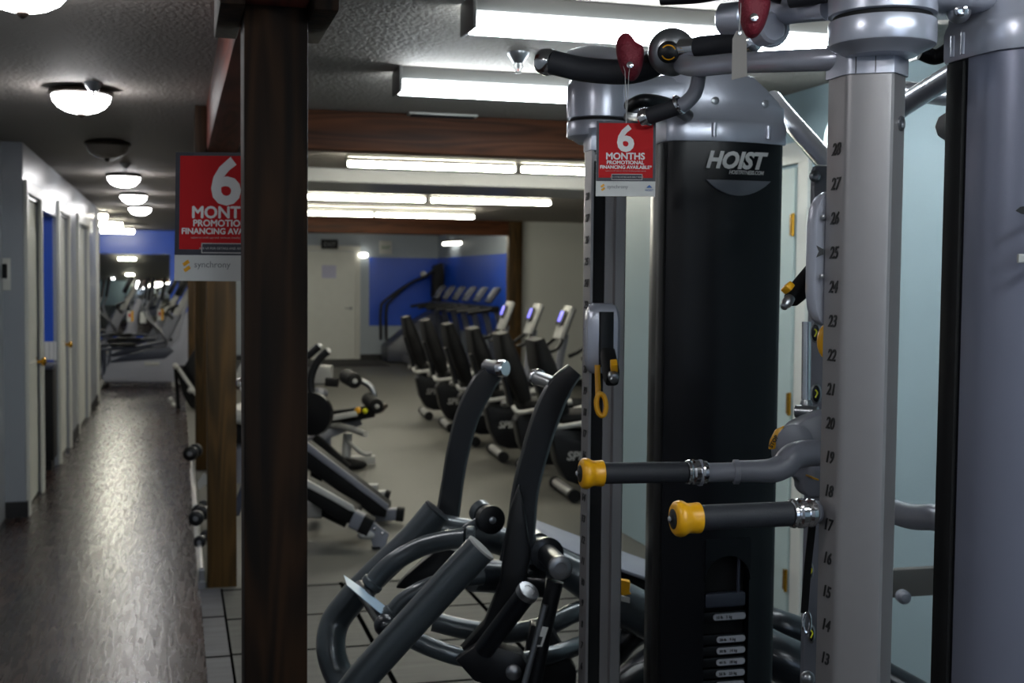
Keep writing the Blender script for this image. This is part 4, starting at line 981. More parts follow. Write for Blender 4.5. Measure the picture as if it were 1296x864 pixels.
# wheel and bracket
h = MB(); h.wprism([P(x,y,3.3) for x,y in [(578,676),(588,664),(612,650),(622,640),(630,648),(620,660),(602,672),(590,684)]][::-1], FW*.02, .003); part(h, 'bracket', M_SLATE)
h = MB(); h.lathe([(px(13,3.3),0),(px(18,3.3),.003),(px(18,3.3),.028),(px(13,3.3),.032)], P(623,658,3.27), FW*.93-RR*.37, 28); o = part(h, 'roller', M_BLACK)
h = MB(); h.lathe([(px(4.5,3.25),0),(px(4.5,3.25),.006),(px(2,3.25),.008)], P(623,658,3.272), -FW*.93+RR*.37, 12); part(h, 'roller_bolt', M_STEEL, o)
h = MB(); h.lathe([(px(10,3.4),0),(px(15,3.4),.004),(px(15,3.4),.03),(px(9,3.4),.035)], P(606,645,3.42), -FW*.5+RR*.3-UU*.2, 22); part(h, 'hub', M_SLATE)
# gas-strut link and its decal
h = MB(); h.tube([P(690,765,3.02), P(660,880,3.02)], px(4,3.0), 12); part(h, 'link_rod', M_STEEL)
h = MB(); h.tube([P(703,735,3.06), P(690,790,3.06), P(672,880,3.06)], px(11,3.0), 12); part(h, 'link_rod', M_BLACK)
h = MB(); h.wprism([P(x,y,3.015) for x,y in [(683,792),(694,794),(686,818),(678,818)]][::-1], FW*.003); o = part(h, 'decal', M_PAPER); 
h = MB(); h.wprism([P(x,y,3.013) for x,y in [(680,805),(687,806),(684,816),(679,816)]][::-1], FW*.002); part(h, 'decal_print', M_DARKTXT, o)
# seat pad, its grey side strip and yellow adjuster, seen through the cable machine
h = MB(); h.wprism([P(670,672,3.9), P(728,697,3.9), P(822,728,3.9), P(822,772,3.9), P(770,766,3.9), P(728,742,3.9), P(700,722,3.9), P(678,700,3.9)][::-1], FW*.3, .012); o = part(h, 'seat_pad', M_UPH)
h = MB(); h.wprism([P(672,655,4.2), P(730,677,4.2), P(824,710,4.2), P(824,732,3.85), P(730,700,3.85), P(672,672,3.85)][::-1], -U0*.012, .003); part(h, 'grey_edge', M_MGREY, o)
h = MB(); h.wprism([P(x,y,3.42) for x,y in [(772,731),(798,736),(797,748),(799,752),(788,754),(781,748),(773,746)]][::-1], FW*.03, .003); part(h, 'yellow_lever', M_YELLOW)
h = MB(); h.wprism([P(x,y,3.40) for x,y in [(772,750),(797,756),(797,763),(772,757)]][::-1], FW*.003, .0); part(h, 'paper_label', M_PAPER)
h = MB(); h.tube(sp([(770,832,3.6),(800,800,3.6),(860,770,3.65),(930,775,3.8),(985,790,3.7),(1045,815,3.7),(1200,900,3.6)]), px(19,3.7), 20); part(h, 'back_tube', M_SLATE2)
h = MB(); h.tube(sp([(760,900,3.4),(850,835,3.4),(930,812,3.45),(985,832,3.4),(1045,862,3.4),(1180,940,3.4)]), px(30,3.4), 22); part(h, 'back_tube', M_SLATE2)
h = MB(); h.tube(sp([(770,895,3.2),(790,868,3.2),(820,850,3.25),(880,850,3.3)]), px(14,3.2), 16); part(h, 'curved_leg', M_BLACK)
# base skids to the floor
g1, g2 = P(500, 1030, 3.0), P(760, 1050, 3.2); 
for (x, D) in ((560, 3.0), (760, 3.3), (1000, 3.45)):
    top = P(x, 940 if x > 600 else 1030, D); bot = V((top.x, top.y, .05))
    part(MB().tube([top, bot], .035, 16), 'leg', M_SLATE2)
for D in (3.05, 3.5):
    a, b = P(480, 500, D), P(1040, 500, D); a.z = b.z = .04
    part(MB().sect([a, b], .08, .078, (0,0,1), .3), 'skid', M_SLATE2)
ORI = LM

# ------------------------------------------------------------------ recumbent bikes facing +X
def make_bike():
    ORIG_0 = root('recumbent_bike', (0,0,0), 'x', 'exercise bike')
    B = ORIG_0
    mb = MB(); ol = [(.10,.50),(.06,.44),(.10,.25),(.17,.12),(.26,.09),(.9,.09),(1.05,.14),(1.12,.25),(1.12,.42),(1.02,.50),(.8,.52),(.72,.44),(.55,.36),(.42,.40),(.36,.48)]
    M_ = Matrix(((1,0,0,0),(0,0,1,-.09),(0,1,0,0),(0,0,0,1)))
    mb.prism(ol, Matrix(((1,0,0,0),(0,0,-1,.09),(0,1,0,0),(0,0,0,1))), .18, .02); sh = mb.build('shroud', M_BLACK, B)
    text('SPIRIT', .085, M_LGREY, (.17, -.092, .27), (1,0,0), (0,-1,0), 'lettering', sh, bold=.003, shear=.2)
    mb = MB(); mb.prism([(.45,.40),(.58,.42),(.6,.38),(.80,.35),(.82,.29),(.62,.30),(.6,.34),(.46,.35)], Matrix(((1,0,0,0),(0,0,-1,.096),(0,1,0,0),(0,0,0,1))), .192, .006); mb.build('grey_trim', M_LGREY, sh)
    for x in (.18, 1.02):
        mb = MB(); mb.tube([(x,-.27,.055),(x,.27,.055)], .035, 14); st = mb.build('stabilizer', M_LGREY, B)
        mb = MB(); mb.tube([(x,-.30,.05),(x,-.25,.05)], .045, 14); mb.build('foot_cap', M_BLACKM, st)
        mb = MB(); mb.tube([(x,.30,.05),(x,.25,.05)], .045, 14); mb.build('foot_cap', M_BLACKM, st)
    mb = MB(); mb.sect([(.14,0,.46),(.80,0,.40)], .09, .06, (0,0,1), .2); mb.build('rail', M_STEEL, B)
    mb = MB(); mb.box((.10,-.21,.53),(.50,.21,.61), .03); mb.build('seat', M_UPH, B)
    mb = MB(); mb.sect([(.12,0,.60),(.07,0,.75),(.0,0,.95),(-.05,0,1.12)], [.42,.44,.42,.36], [.10,.14,.13,.08], (1,0,.2), .4, True); bk = mb.build('backrest', M_UPH, B)
    mb = MB(); mb.sect([(.04,0,.56),(.0,0,.72),(-.055,0,.90)], .12, .04, (1,0,.2), .3, True); mb.build('backrest_frame', M_BLACK, bk)
    for s in (-1, 1):
        mb = MB(); mb.tube([(.02,s*.2,.56),(.05,s*.29,.53),(.25,s*.31,.56),(.42,s*.31,.60)], .018, 12); h = mb.build('side_handle', M_LGREY, B)
        mb = MB(); mb.tube([(.30,s*.31,.57),(.45,s*.31,.608)], .024, 12); mb.build('grip', M_LGREY, h)
    mb = MB(); mb.box((.30,-.24,.49),(.38,-.19,.53), .008); mb.build('seat_lever', M_YELLOW, B)
    mb = MB(); mb.sect([(1.0,0,.45),(1.03,0,.75),(1.08,0,1.02)], .08, .07, (1,0,0), .4, True); mb.build('console_mast', M_MGREY, B)
    mb = MB(); mb.obox((1.07,0,1.13), (.05,.30,.34), (1,0,-.38), (.38,0,1), .018); cn = mb.build('console', M_LGREY, B)
    mb = MB(); mb.obox((1.038,0,1.18), (.008,.22,.15), (1,0,-.38), (.38,0,1), .002); sc_ = mb.build('screen', M_BLACK, cn)
    mb = MB(); mb.obox((1.033,0,1.19), (.004,.09,.1), (1,0,-.38), (.38,0,1), .001); mb.build('display', M_SCREEN, cn)
    mb = MB(); mb.obox((1.09,0,1.13), (.04,.27,.30), (1,0,-.38), (.38,0,1), .015); mb.build('console_back', M_BLACK, cn)
    mb = MB(); mb.tube([(.86,-.22,.86),(.95,-.24,.90),(1.02,-.12,.98),(1.03,0,.98),(1.02,.12,.98),(.95,.24,.90),(.86,.22,.86)], .018, 12); mb.build('handlebar', M_BLACK, B)
    for s in (-1, 1):
        mb = MB(); mb.sect([(.86,s*.11,.33),(.86+s*.12,s*.115,.33+s*.09)], .03, .02, (0,1,0), .3); cr = mb.build('crank', M_STEEL, B)
        mb = MB(); mb.box((.82+s*.12,s*.17-.05,.32+s*.09),(.94+s*.12,s*.17+.05,.345+s*.09), .008); mb.build('pedal', M_BLACKM, cr)
    return B
bk0 = make_bike()
BL = ['farthest black recumbent bike, its seat against the blue band','second farthest black recumbent bike in the row','middle black recumbent bike, its lit console nearest the grey wall post','third nearest black recumbent bike, its feet beside the dark machine lever','second nearest black recumbent bike, its backrest just left of the far silver column','nearest black recumbent bike, mostly hidden behind the lever machine and silver column']
bikes = []
for i, Y in enumerate((13.35, 12.25, 11.2, 10.2, 9.25, 8.3)):
    b = bk0 if i == 0 else copy_tree(bk0)
    b.location = (2.48, Y, 0); b.rotation_euler = (0,0,math.radians(-4)); b['label'] = BL[i]; b['group'] = 'recumbent bikes in a row'; bikes.append(b)
ORIG[bikes[1]] = V((0,0,0)); mb = MB(); mb.ball((.62,-.1,.66), (.05,.03,.035), 12); mb.build('red_handle', mat('red_plastic', rgb(200,30,35), .4), bikes[1])
t_ = root('hang_tag', P(707, 565, 6.5), 'white hang tag on a string in front of the nearest recumbent bike', 'tag')
t_.location = t_.location
MB().wprism([P(x, y, 9.0) for x, y in [(697,571),(718,571),(718,540),(714,533),(705,533),(699,540)]][::-1], FW*.004).build('card', M_PAPER, t_)
mb = MB(); mb.wprism([P(x, y, 8.99) for x, y in [(706,538),(710,538),(709,566),(705,566)]][::-1], FW*.003); mb.build('printed_line', M_GREYTXT, t_)
mb = MB(); mb.wprism([P(x, y, 8.99) for x, y in [(698,550),(704,547),(704,556),(698,555)]][::-1], FW*.003); mb.build('blue_mark', M_BLUETXT, t_)
mb = MB(); mb.wprism([P(x, y, 8.99) for x, y in [(711,543),(713,543),(713,565),(711,565)]][::-1], FW*.003); mb.build('red_line', M_REDTXT, t_)
mb = MB(); mb.tube([P(708,535,9.0), P(711,515,9.0)], .003, 6); mb.build('string', M_PAPER, t_)

# ------------------------------------------------------------------ treadmills along the far blue wall
def make_treadmill():
    B = root('stepping_machine', (0,0,0), 'x', 'exercise machine')
    mb = MB(); mb.sect([(-.55,0,.12),(.2,0,.16)], .66, .12, (0,0,1), .1); dk = mb.build('deck', M_MGREY, B)
    mb = MB(); mb.sect([(-.5,0,.192),(-.1,0,.222)], .5, .02, (0,0,1), .1); mb.build('step_pad', M_BLACKM, dk)
    mb = MB(); mb.prism([(-.1,.10),(-.05,.28),(.1,.33),(.28,.30),(.34,.12),(.3,.06),(-.05,.06)], Matrix(((1,0,0,0),(0,0,-1,.33),(0,1,0,0),(0,0,0,1))), .66, .02); mb.build('front_cover', M_DGREY, B)
    for s in (-1, 1):
        mb = MB(); mb.sect([(.2,s*.30,.1),(.12,s*.30,.7),(.02,s*.30,1.1)], .05, .06, (1,0,0), .3, True); mb.build('upright', M_DGREY, B)
        mb = MB(); mb.tube([(.05,s*.34,1.10),(-.15,s*.34,1.08),(-.4,s*.34,1.04)], .028, 12); mb.build('handrail', M_BLACK, B)
    mb = MB(); mb.sect([(0,-.36,1.1),(0,.36,1.1)], .09, .12, (1,0,0), .3); mb.build('crossbar', M_BLACK, B)
    mb = MB(); mb.obox((.06,0,1.30), (.06,.26,.28), (1,0,-.75), (.75,0,1), .02); cn = mb.build('console', M_DGREY, B)
    mb = MB(); mb.obox((.038,0,1.335), (.012,.18,.16), (1,0,-.75), (.75,0,1), .003); mb.build('screen', M_MGREY, cn)
    return B
tr0 = make_treadmill()
TLB = ['nearest of the six far stepping machines, its console against the brown post','second stepping machine back from the brown post at the blue wall','third stepping machine back from the brown post at the blue wall','fourth of the six stepping machines at the blue wall','fifth of the stepping machines, near the blue wall corner','farthest stepping machine, nearest the stair climber']
for i in range(6):
    b = tr0 if i == 0 else copy_tree(tr0)
    b.location = (4.45, 17.6+.76*i, 0); b['label'] = TLB[i]; b['group'] = 'stepping machines along the far blue wall'
# stair climber
sx, sy = PY(517, 400, 22.5).x, 22.5
S = root('stair_climber', (sx, sy, 0), 'black stair climber with long sloping handrails against the blue band', 'stair climber')
def sl(x, z, y=0): return V((sx+x, sy+y, z))
def spx(x, y, dy=0): return PY(x, y, sy+dy)
mb = MB(); mb.wprism([sl(-.45,.02,-.35), sl(.75,.02,-.35), sl(.72,.75,-.35), sl(.45,.95,-.35), sl(.1,.75,-.35), sl(-.45,.3,-.35)], (0,.7,0), .02); mb.build('stair_housing', M_DGREY, S)
for k in range(4): MB().box(sl(-.42+.17*k,.30+.14*k,-.28), sl(-.2+.17*k,.33+.14*k,.28), .005).build('step', M_BLACKM, S)
for dy in (-.36, .36):
    mb = MB(); o_ = spx(0, 0)
    mb.tube([spx(482 if dy<0 else 489, 430, dy), spx(482 if dy<0 else 489, 392, dy), spx(488 if dy<0 else 495, 380, dy), spx(520, 358, dy), spx(540, 349, dy), spx(552,338, dy)], .027, 12); mb.build('handrail', M_BLACK, S)
mb = MB(); mb.wprism([spx(550,336,-.1), spx(561,332,-.1), spx(563,352,-.1), spx(559,376,-.1), spx(548,376,-.1), spx(549,352,-.1)], (0,.25,0), .02); mb.build('console_tower', M_BLACKM, S)
mb = MB(); mb.ball(spx(536,347,-.2), .06, 14); mb.build('cup_holder', M_LGREY, S)
mb = MB(); mb.wprism([spx(549,376,-.1), spx(559,376,-.1), spx(556,410,-.1), spx(546,410,-.1)], (0,.2,0), .01); mb.build('mast', M_BLACKM, S)

# ------------------------------------------------------------------ ellipticals at the hallway end
M_SHRG = mat('grey_machine_shroud', rgb(150,152,164), .4)
def make_elliptical(big=True):
    B = root('elliptical_trainer', (0,0,0), 'x', 'elliptical machine')
    fl = lambda w_: Matrix(((1,0,0,0),(0,0,-1,w_/2),(0,1,0,0),(0,0,0,1)))
    mb = MB(); mb.prism([(-.52,.06),(.42,.06),(.55,.18),(.62,.45),(.66,.9),(.74,1.15),(.66,1.18),(.54,.95),(.48,.66),(.36,.56),(.0,.5),(-.38,.40),(-.44,.36),(-.56,.14)], fl(.30), .30, .03); sh = mb.build('shroud', M_SHRG, B)
    mb = MB(); mb.prism([(-.44,.36),(-.30,.42),(.05,.52),(.36,.56),(.42,.50),(.30,.40),(-.42,.34)], fl(.33), .33, .01); mb.build('dark_cover', M_DGREY, sh)
    mb = MB(); mb.box((.02,-.158,.30),(.22,-.150,.35), .002); mb.build('maker_plate', M_LGREY, sh)
    mb = MB(); mb.prism([(.10,.54),(.28,.54),(.5,1.0),(.34,1.0)], fl(.16), .16, .02); mb.build('mast', M_MGREY, B)
    mb = MB(); mb.sect([(.40,0,.95),(.62,0,1.35)], .12, .09, (1,0,0), .4); mb.build('console_neck', M_LGREY, B)
    mb = MB(); mb.obox((.52,0,1.40), (.07,.36,.30), (1,0,-.5), (.5,0,1), .025); mb.build('console', M_BLACK, B)
    for s in (-1, 1):
        mb = MB(); mb.tube([(.34,s*.2,.62),(.24,s*.27,.80),(.10+.04*s,s*.30,1.02),(.16+.04*s,s*.30,1.22),(.2+.04*s,s*.29,1.5)], .02, 12); a = mb.build('swing_arm', M_STEEL, B)
        mb = MB(); mb.tube([(.15+.04*s,s*.30,1.2),(.2+.04*s,s*.29,1.52)], [.024,.03,.024], 12); mb.build('grip', M_BLACK, a)
        mb = MB(); mb.tube([(.34,s*.2,.64),(-.1,s*.2,.60+.04*s),(-.55,s*.2,.52)], .022, 12); mb.tube([(-.5,s*.2,.52),(-.53,s*.12,.16)], .022, 12); lk = mb.build('pedal_link', M_DGREY, B)
        mb = MB(); mb.box((-.42,s*.2-.07,.60+.03*s),(-.08,s*.2+.07,.64+.03*s), .015); mb.build('pedal', M_BLACKM, lk)
    for x in (-.56, .45):
        mb = MB(); mb.tube([(x,-.30,.05),(x,.30,.05)], .045, 14); mb.build('stabilizer', M_LGREY, B)
    mb = MB(); mb.tube([(.42,-.24,.95),(.34,-.25,1.05),(.44,-.12,1.12),(.46,.12,1.12),(.34,.25,1.05),(.42,.24,.95)], .018, 10); mb.build('fixed_handlebar', M_BLACK, B)
    return B
el0 = make_elliptical()
EL = [((-.42,17.9), -8, 'large grey elliptical machine at the end of the wood-floored hallway'),
      ((-.55,19.2), 0, 'grey elliptical machine directly behind the foremost one at the hallway end'),
      ((-.05,19.9), -6, 'grey elliptical machine farther back beside the hallway posts'),
      ((-1.25,20.6), 4, 'rearmost elliptical machine, in front of the hallway mirror')]
for i, ((X, Y), a, lb) in enumerate(EL):
    b = el0 if i == 0 else copy_tree(el0)
    b.location = (X, Y, 0); b.rotation_euler = (0,0,math.radians(a)); b['label'] = lb; b['group'] = 'elliptical machines at the hallway end'
tg = [(165,400,17.2,'yellow and white paper tag hanging left on the foremost elliptical',1),(181,402,17.15,'grey-white paper tag hanging in the middle of the foremost elliptical',0),(203,398,17.1,'yellow-edged paper tag hanging right on the foremost elliptical',1)]
for (x, y, D, lb, yl) in tg:
    r = root('hang_tag', P(x, y+8, D), lb, 'tag')
    MB().obox(P(x,y,D), (.085,.008,.15), RR, UU).build('card', M_PAPER, r)
    if yl:
        MB().obox(P(x+2.5,y,D-.006), (.03,.006,.15), RR, UU).build('yellow_edge', M_YELLOW, r); MB().obox(P(x-1,y-1,D-.008), (.03,.006,.05), RR, UU).build('red_print', M_REDTXT, r)
    MB().tube([P(x,y-8,D), P(x+1,y-16,D+.02)], .003, 6).build('string', M_PAPER, r)
# ------------------------------------------------------------------ folded treadmill edge by the far posts
r = root('folding_bench', P(235,515,13.5).xy.to_3d(), 'dark sloping bench with a silver edge rail, leaning beside the far hallway posts', 'bench')
mb = MB(); mb.wprism([P(x,y,14.2) for x,y in [(222,466),(226,462),(262,512),(262,524),(240,515),(231,500)]][::-1], FW*.35, .01); mb.build('pad', M_BLACKM, r)
mb = MB(); mb.sect([P(223,462,14.15), P(262,519,14.05)], .04, .03, -FW, .3); mb.build('edge_rail', M_LGREY, r)
mb = MB(); mb.wprism([P(x,y,14.25) for x,y in [(231,466),(250,436),(262,440),(262,512)]][::-1], FW*.3, .01); mb.build('backrest', M_BLACK, r)
mb = MB(); mb.tube([P(222,462,14.3), P(226,520,14.3)], .022, 10); mb.tube([P(226,520,14.3), P(232,522,14.0)], .022, 10); mb.build('leg', M_BLACKM, r)
for (x, y) in ((222,463),(241,494),(216,506),(219,512)):
    MB().ball(P(x,y,14.1), .035, 14).build('end_knob', M_LGREY, r)
# ------------------------------------------------------------------ chrome dumbbell rail along the posts
r = root('dumbbell_rack', (.13, 7.5, 0), 'low chrome-edged dumbbell rack standing against the brown hallway posts', 'rack')
for (y_, zt) in ((6.20,.09),(9.9,.09)):
    mb = MB(); mb.sect([(.118,y_,.0),(.118,y_,zt)], .03, .05, (0,1,0), .2); mb.build('upright', M_STEEL, r)
mb = MB(); mb.sect([(.118,6.16,.02),(.118,9.95,.02)], .036, .036, (0,0,1), .2); mb.build('base_rail', M_STEEL, r)
mb = MB(); mb.tube([(.118,6.2,.085),(.118,9.9,.085)], .014, 12); mb.build('top_rail', M_STEEL, r)
def dumbbell(x, y, D, R_, label):
    c = P(x, y, D)
    o = root('dumbbell', c-V((0,0,R_)), label, 'dumbbell', None)
    d = V((-.2,-1,0.03)).normalized()
    MB().lathe([(.014,-.09),(.014,.09)], c, d, 14).build('handle', M_CHROME, o)
    for s in (-1,1):
        wh_ = MB().lathe([(R_*.7,0),(R_,.008),(R_,.045),(R_*.7,.055),(R_*.3,.056)], c+d*(.065*s), d*s, 20).build('weight_head', M_BLACK, o); MB().lathe([(R_*.35,0),(R_*.35,.003),(0,.004)], c+d*(.12*s), d*s, 14).build('end_badge', M_STEEL, wh_)
dumbbell(252.5,652,7.0,.042,'black-headed dumbbell with a bright end, lower of the pair by the second post')
dumbbell(255,643,7.35,.038,'black-headed dumbbell just above and behind another by the second post')
dumbbell(257,681,6.75,.032,'small grey-ended dumbbell lowest on the rack by the second post')
dumbbell(244,572,9.35,.055,'dark dumbbell sticking out at the third post over the wood floor')
r = root('paper_tag', P(254, 612, 8.2), 'folded light grey tag sticking out beside the brown post', 'tag')
MB().wprism([P(x,y,8.2) for x,y in [(249,611),(258,598),(262,602),(262,612),(252,620)]][::-1], FW*.006).build('card', M_LGREY, r)

# ------------------------------------------------------------------ leg curl bench and incline benches (left gym row)
r = root('leg_curl_machine', PZ(430,600,0), 'silver and black leg curl bench with round foam rollers, farther right of the nearest post', 'exercise machine')
D = 10.0
def w(x, y, d=0): return P(x, y, D+d)
mb = MB(); mb.tube([w(455,481), w(467,487), w(473,497), w(474,508)], px(4,D), 12); mb.build('roller_arm', M_STEEL, r)
def roller(x0,y0,x1,y1,rad,d0=0,d1=-.25):
    a, b = w(x0,y0,d0), w(x1,y1,d1); ax = (b-a).normalized(); L_=(b-a).length; R_=px(rad,D)
    o = MB().lathe([(R_*.75,0),(R_,.01),(R_,L_-.01),(R_*.8,L_),(R_*.35,L_+.001)], a, ax, 22).build('foam_roller', M_BLACKM, r)
    MB().lathe([(R_*.3,0),(R_*.32,.012),(R_*.15,.02)], b, ax, 12).build('roller_cap', M_LGREY, o)
roller(438,476,449,482,9.5); roller(466,505,477,514,9)
mb = MB(); mb.tube([w(440,470,.02), w(450,477,.0)], px(4,D), 10); mb.tube([w(466,503,.02), w(470,512,-.02)], px(4,D), 10); mb.build('roller_bar', M_STEEL, r)
mb = MB(); mb.sect([w(395,530,.1), w(462,522,-.1)], .32, .10, (0,0,1), .3); mb.build('seat_pad', M_UPH, r)
mb = MB(); mb.sect([w(402,532,-.42), w(452,523,-.42)], .05, .045, (0,0,1), .3); mb.build('frame_rail', M_LGREY, r)
MB().ball(w(453,519,-.42), px(4,D), 12).build('adjust_knob', M_YELLOW, r); MB().ball(w(462,520,-.42), px(3.3,D), 12).build('lime_knob', M_LIME, r)
mb = MB(); mb.tube([w(462,522,0), w(480,520,.2), w(488,513,.3)], .02, 10); mb.build('cable_arm', M_BRONZE, r)
mb = MB(); mb.tube([w(414,538,-.1), w(435,540,-.2), w(463,549,-.4)], px(4,D), 12); mb.build('foot_bar', M_LGREY, r)
mb = MB(); mb.sect([w(388,560,-.2), w(455,532,0)], .08, .07, (0,0,1), .2); mb.build('main_beam', M_MGREY, r)
mb = MB(); mb.sect([w(398,553,-.2), w(440,592,-.2)], .08, .07, (0,0,1), .2); mb.build('rear_beam', M_BLACKM, r)
mb = MB(); mb.sect([w(440,548,0), w(438,578,0)], .07, .07, (1,0,0), .2); mb.tube([w(438,556,-.02), w(458,573,-.1), w(470,574,-.1)], .018, 10); mb.build('front_leg', M_LGREY, r)
mb = MB(); mb.ball(w(440,588,-.1), (.16,.08,.05), 14); mb.build('foot', M_BLACKM, r)
mb = MB(); mb.lathe([(.05,0),(px(26,D),.01),(px(26,D),.06),(.05,.07)], w(393,524,-.5), FW*.9+RR*.3, 28); mb.build('weight_disc', M_BLACK, r)
for (x, y, rr_) in ((404,497,11),(396,507,12)):
    mb = MB(); mb.ball(w(x,y,-.1), (px(rr_,D), .14, px(rr_*.62,D)), 16); mb.build('pad_roll', M_MGREY, r)
for pts in ([(388,452,.0),(397,444,.0),(404,438,.0)], [(395,500,-.2),(393,480,-.2),(399,462,-.2),(408,450,-.2),(415,444,-.2)]):
    mb = MB(); c = [w(*p) for p in pts]; mb.tube(c, px(5,D), 14); h = mb.build('upright_handle', M_BLACK, r)
    MB().ball(c[-1], px(4,D), 12).build('handle_tip', M_WHITE, h)
mb = MB(); mb.box((0,0,0),(.01,.01,.01)); mb.bm.free()
mb = MB(); mb.sect([w(398,474,.1), w(420,475,.1)], .14, .16, (0,0,1), .2); mb.build('back_bracket', M_LGREY, r)
mb = MB(); mb.sect([w(412,483,-.1), w(428,484,-.1)], .07, .07, (0,0,1), .3); mb.build('pivot_block', M_BLACKM, r)
mb = MB(); p_ = w(420,560,0); mb.sect([V((p_.x-.35,p_.y,.05)), V((p_.x+.35,p_.y,.05))], .07, .07, (0,0,1), .2); mb.build('base_foot', M_LGREY, r)
mb = MB(); mb.sect([w(414,545,-.1), V((w(414,545,-.1).x, w(414,545,-.1).y, .06))], .06, .06, (1,0,0), .2); mb.build('post_leg', M_MGREY, r)
# incline bench pair
def incline(pts, top, D, label, name='incline_bench'):
    pass
D = 7.6
r = root('incline_bench', PZ(470,655,0), 'long black incline bench with a bright top edge, sloping down to white-footed ends', 'bench')
mb = MB(); mb.wprism([w(x,y) for x,y in [(384,560),(440,603),(490,641),(488,655),(470,652),(428,622),(384,590)]][::-1], FW*.28, .012); o = mb.build('bench_pad', M_UPH, r)
mb = MB(); mb.wprism([w(x,y,-.012) for x,y in [(384,556),(440,599),(492,639),(490,646),(438,607),(384,567)]][::-1], FW*.03, .004); mb.build('pad_edge', M_MGREY, o)
mb = MB(); mb.sect([w(470,652,.1), w(504,650,.1)], .07, .075, (0,0,1), .2); f = mb.build('foot_bar', M_MGREY, r); MB().sect([w(502,650,.1), w(511,651,.1)], .08, .085, (0,0,1), .2).build('foot_cap', M_BLACKM, f)
mb = MB(); mb.sect([w(450,617,.6), w(478,617,.6)], .07, .05, (0,0,1), .2); mb.sect([w(470,630,.5), w(488,629,.5)], .07, .09, (0,0,1), .2); f = mb.build('foot_bar', M_LGREY, r); MB().sect([w(486,629,.5), w(492,631,.5)], .08, .1, (0,0,1), .2).build('foot_cap', M_BLACKM, f)
mb = MB(); mb.sect([w(400,590,.15), V((w(400,590,.15).x, w(400,590,.15).y, .03))], .07, .07, (1,0,0), .2); mb.build('leg', M_BLACKM, r)
D = 7.0
r = root('incline_bench', PZ(440,690,0), 'lower black bench nearer the viewer, with a grey end block and bolted bracket', 'bench')
mb = MB(); mb.wprism([w(x,y) for x,y in [(384,608),(420,628),(450,646),(452,652),(446,664),(424,656),(384,630)]][::-1], FW*.26, .01); o = mb.build('bench_pad', M_UPH, r)
mb = MB(); mb.wprism([w(x,y,-.01) for x,y in [(384,608),(388,607),(422,626),(446,640),(450,648),(442,646),(420,633),(384,614)]][::-1], FW*.03, .004); mb.build('pad_edge', M_LGREY, o)
mb = MB(); mb.sect([w(446,655), w(460,662)], .09, .10, (0,0,1), .15); mb.build('end_block', M_MGREY, r)
mb = MB(); mb.sect([w(458,661), w(470,667)], .095, .105, (0,0,1), .15); mb.build('end_sleeve', M_BLACKM, r)
mb = MB(); mb.wprism([w(x,y,-.02) for x,y in [(468,658),(492,676),(488,690),(482,700),(479,712),(472,692),(466,672)]][::-1], FW*.05, .004); o = mb.build('bracket', M_MGREY, r)
for (x, y) in ((474,669),(484,674)): MB().lathe([(.009,0),(.009,.004),(.005,.006)], w(x,y,-.022), -FW, 10).build('bolt', M_CHROME, o)
mb = MB(); mb.ball(w(465,676,0), (.06,.04,.03), 14); mb.build('wheel', M_LGREY, r)
mb = MB(); mb.sect([w(384,643,.2), w(408,643,.2)], .09, .11, (0,0,1), .2); mb.build('rear_foot', M_LGREY, r)
mb = MB(); mb.sect([w(406,643,.2), w(440,660,.2)], .07, .07, (0,0,1), .2); mb.build('base_beam', M_BLACKM, r)
mb = MB(); mb.sect([w(476,708,0), V((w(476,708,0).x,w(476,708,0).y,.015))], .05, .05, (1,0,0), .2); mb.build('leg', M_BLACKM, r)
# bits seen between second and nearest post
D = 9.2
r = root('weight_machine', PZ(303,570,0), 'grey and black gym machine glimpsed in the slit between the two nearest posts', 'exercise machine')
mb = MB(); mb.sect([w(299,480,.3), w(322,440,.3), w(340,400,.3)], .06, .06, (1,0,0), .3); mb.build('arm', M_LGREY, r)
mb = MB(); mb.sect([w(297,520), w(330,528)], .5, .1, (0,0,1), .3); mb.build('seat_pad', M_LGREY, r)
mb = MB(); mb.sect([w(297,545), w(340,545)], .3, .16, (0,0,1), .2); mb.build('base_block', M_BLACKM, r)
mb = MB(); mb.sect([w(304,546), V((w(304,546).x, w(304,546).y, .0))], .08, .08, (1,0,0), .2); mb.sect([w(330,546), V((w(330,546).x, w(330,546).y, .0))], .08, .08, (1,0,0), .2); mb.build('leg', M_MGREY, r)
MB().ball(w(306,486,-.1), .05, 14).build('end_knob', M_CHROME, r)
mb = MB(); mb.sect([w(297,650,-2), w(316,600,-2)], .07, .05, (1,0,0), .3); mb.build('lower_arm', M_DGREY, r)
# grey rail low on the right wall
a, b = P(1108, 737, 3.7), P(1232, 731, 3.78)
r = root('low_rack', V(((a.x+b.x)/2,(a.y+b.y)/2,0)), 'grey-brown low rack board seen between the near silver column and its weight tower', 'rack')
hb_ = V((b.x-a.x, b.y-a.y, 0)); c_ = (a+b)/2
MB().obox((c_.x,c_.y,.63), (hb_.length+.06, .03, .085), hb_, (0,0,1), .004).build('board', mat('grey_brown_board', rgb(92,88,84), .5), r)
for e_ in (a, b): MB().box((e_.x-.02,e_.y-.02,0),(e_.x+.02,e_.y+.02,.66),.004).build('leg', M_MGREY, r)
q = P(1141, 737, 3.6); MB().lathe([(.012,0),(.02,.006),(.02,.03),(.012,.04),(0,.042)], (q.x,q.y,.62), -FW, 18).build('peg', M_MGREY, r)
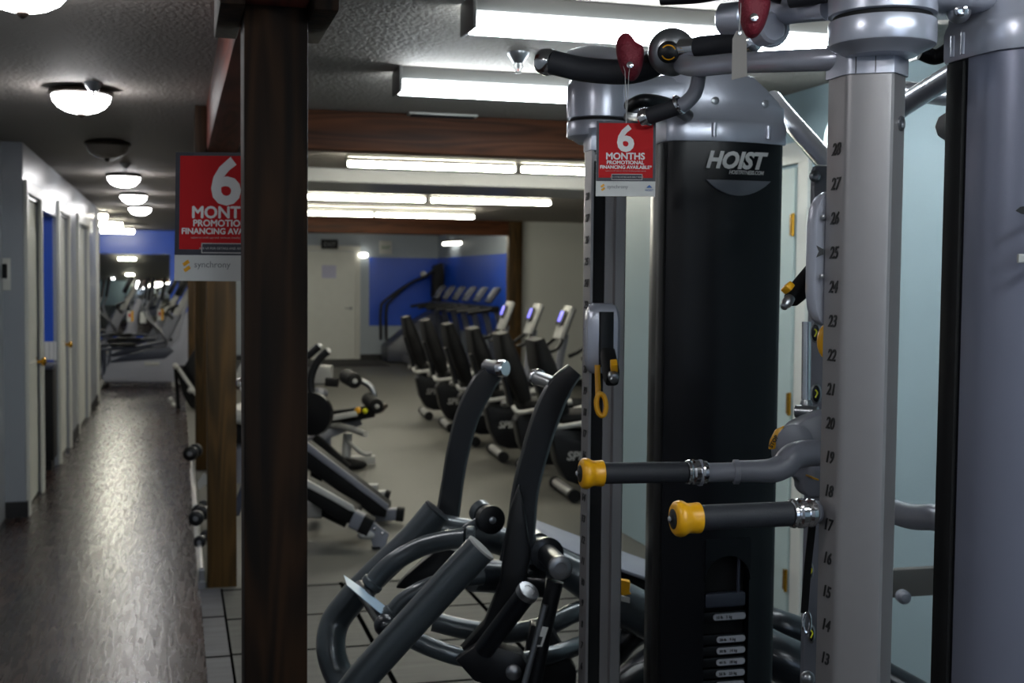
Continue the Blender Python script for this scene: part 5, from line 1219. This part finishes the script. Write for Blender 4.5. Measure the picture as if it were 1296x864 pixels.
# door stop bumper on the right wall behind the far column
for (x, y, lb) in ((781,388,'small round grey bumper higher on the pale wall beside the far silver column'),(781,551,'small round chrome bumper lower on the pale wall beside the far silver column')):
    q = PX(x, y, XR); o = MB().lathe([(.02,0),(.012,.01),(.012,.03),(.03,.04),(.034,.055),(.025,.07),(0,.072)], q, (-1,0,0), 20).build('wall_bumper', M_STEEL, None); tag(o, lb, 'bumper')
# white clock-like dome on the wall behind the near column
q = PX(1078, 176, XR)
r = root('wall_light', q, 'bright round white wall light peeking out left of the near silver column', 'wall light')
MB().lathe([(.13,0),(.13,.02),(.12,.03)], q-V((.001,0,0)), (-1,0,0), 28).build('base', M_TRIM, r)
MB().lathe([(.12,.028),(.11,.06),(.07,.085),(0,.095)], q, (-1,0,0), 28).build('lens', mat('bright_white_lens', rgb(235,245,242), .3, emit=(.8,.95,.95,1), estr=1.0), r)
# unseen fixtures added above and behind the viewer to light the near metalwork
p1_ = V((0.6, -0.5, 0)); 
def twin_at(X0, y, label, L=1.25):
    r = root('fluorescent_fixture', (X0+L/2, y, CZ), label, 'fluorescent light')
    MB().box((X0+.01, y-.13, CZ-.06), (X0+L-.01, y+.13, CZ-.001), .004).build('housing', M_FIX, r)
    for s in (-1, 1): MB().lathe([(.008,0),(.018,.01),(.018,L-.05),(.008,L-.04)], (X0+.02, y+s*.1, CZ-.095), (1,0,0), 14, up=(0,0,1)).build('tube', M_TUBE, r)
twin_at(.5, .35, 'added unseen twin-tube fluorescent fixture overhead, just above the viewer')
twin_at(.5, -1.6, 'added unseen twin-tube fluorescent fixture over the room behind the viewer')
# ------------------------------------------------------------------ light and view
wd = bpy.data.worlds.new('sky'); SC.world = wd; wd.use_nodes = True
bgn = wd.node_tree.nodes['Background']; bgn.inputs['Color'].default_value = (0.55, 0.72, 1.0, 1); bgn.inputs['Strength'].default_value = 0.7
la_ = bpy.data.lights.new('window_daylight', 'AREA'); la_.shape = 'RECTANGLE'; la_.size = 2.1; la_.size_y = 1.4; la_.energy = 6; la_.color = (.62,.77,1)
lo_ = bpy.data.objects.new('window_daylight', la_); COL.objects.link(lo_); lo_.location = (1.3, -3.45, 1.45); lo_.rotation_euler = (math.radians(90), 0, 0); lo_.rotation_euler = V((0,-1,0)).to_track_quat('Z','Y').to_euler()
SC.view_settings.view_transform = 'Standard'; SC.view_settings.look = 'None'; SC.view_settings.gamma = 1; SC.view_settings.use_curve_mapping = False
SC.view_settings.exposure = 0.75
SC.cycles.max_bounces = 8; SC.cycles.diffuse_bounces = 4; SC.cycles.glossy_bounces = 4
SC.cycles.sample_clamp_indirect = 4; SC.cycles.use_denoising = True; SC.cycles.caustics_reflective = False; SC.cycles.caustics_refractive = False
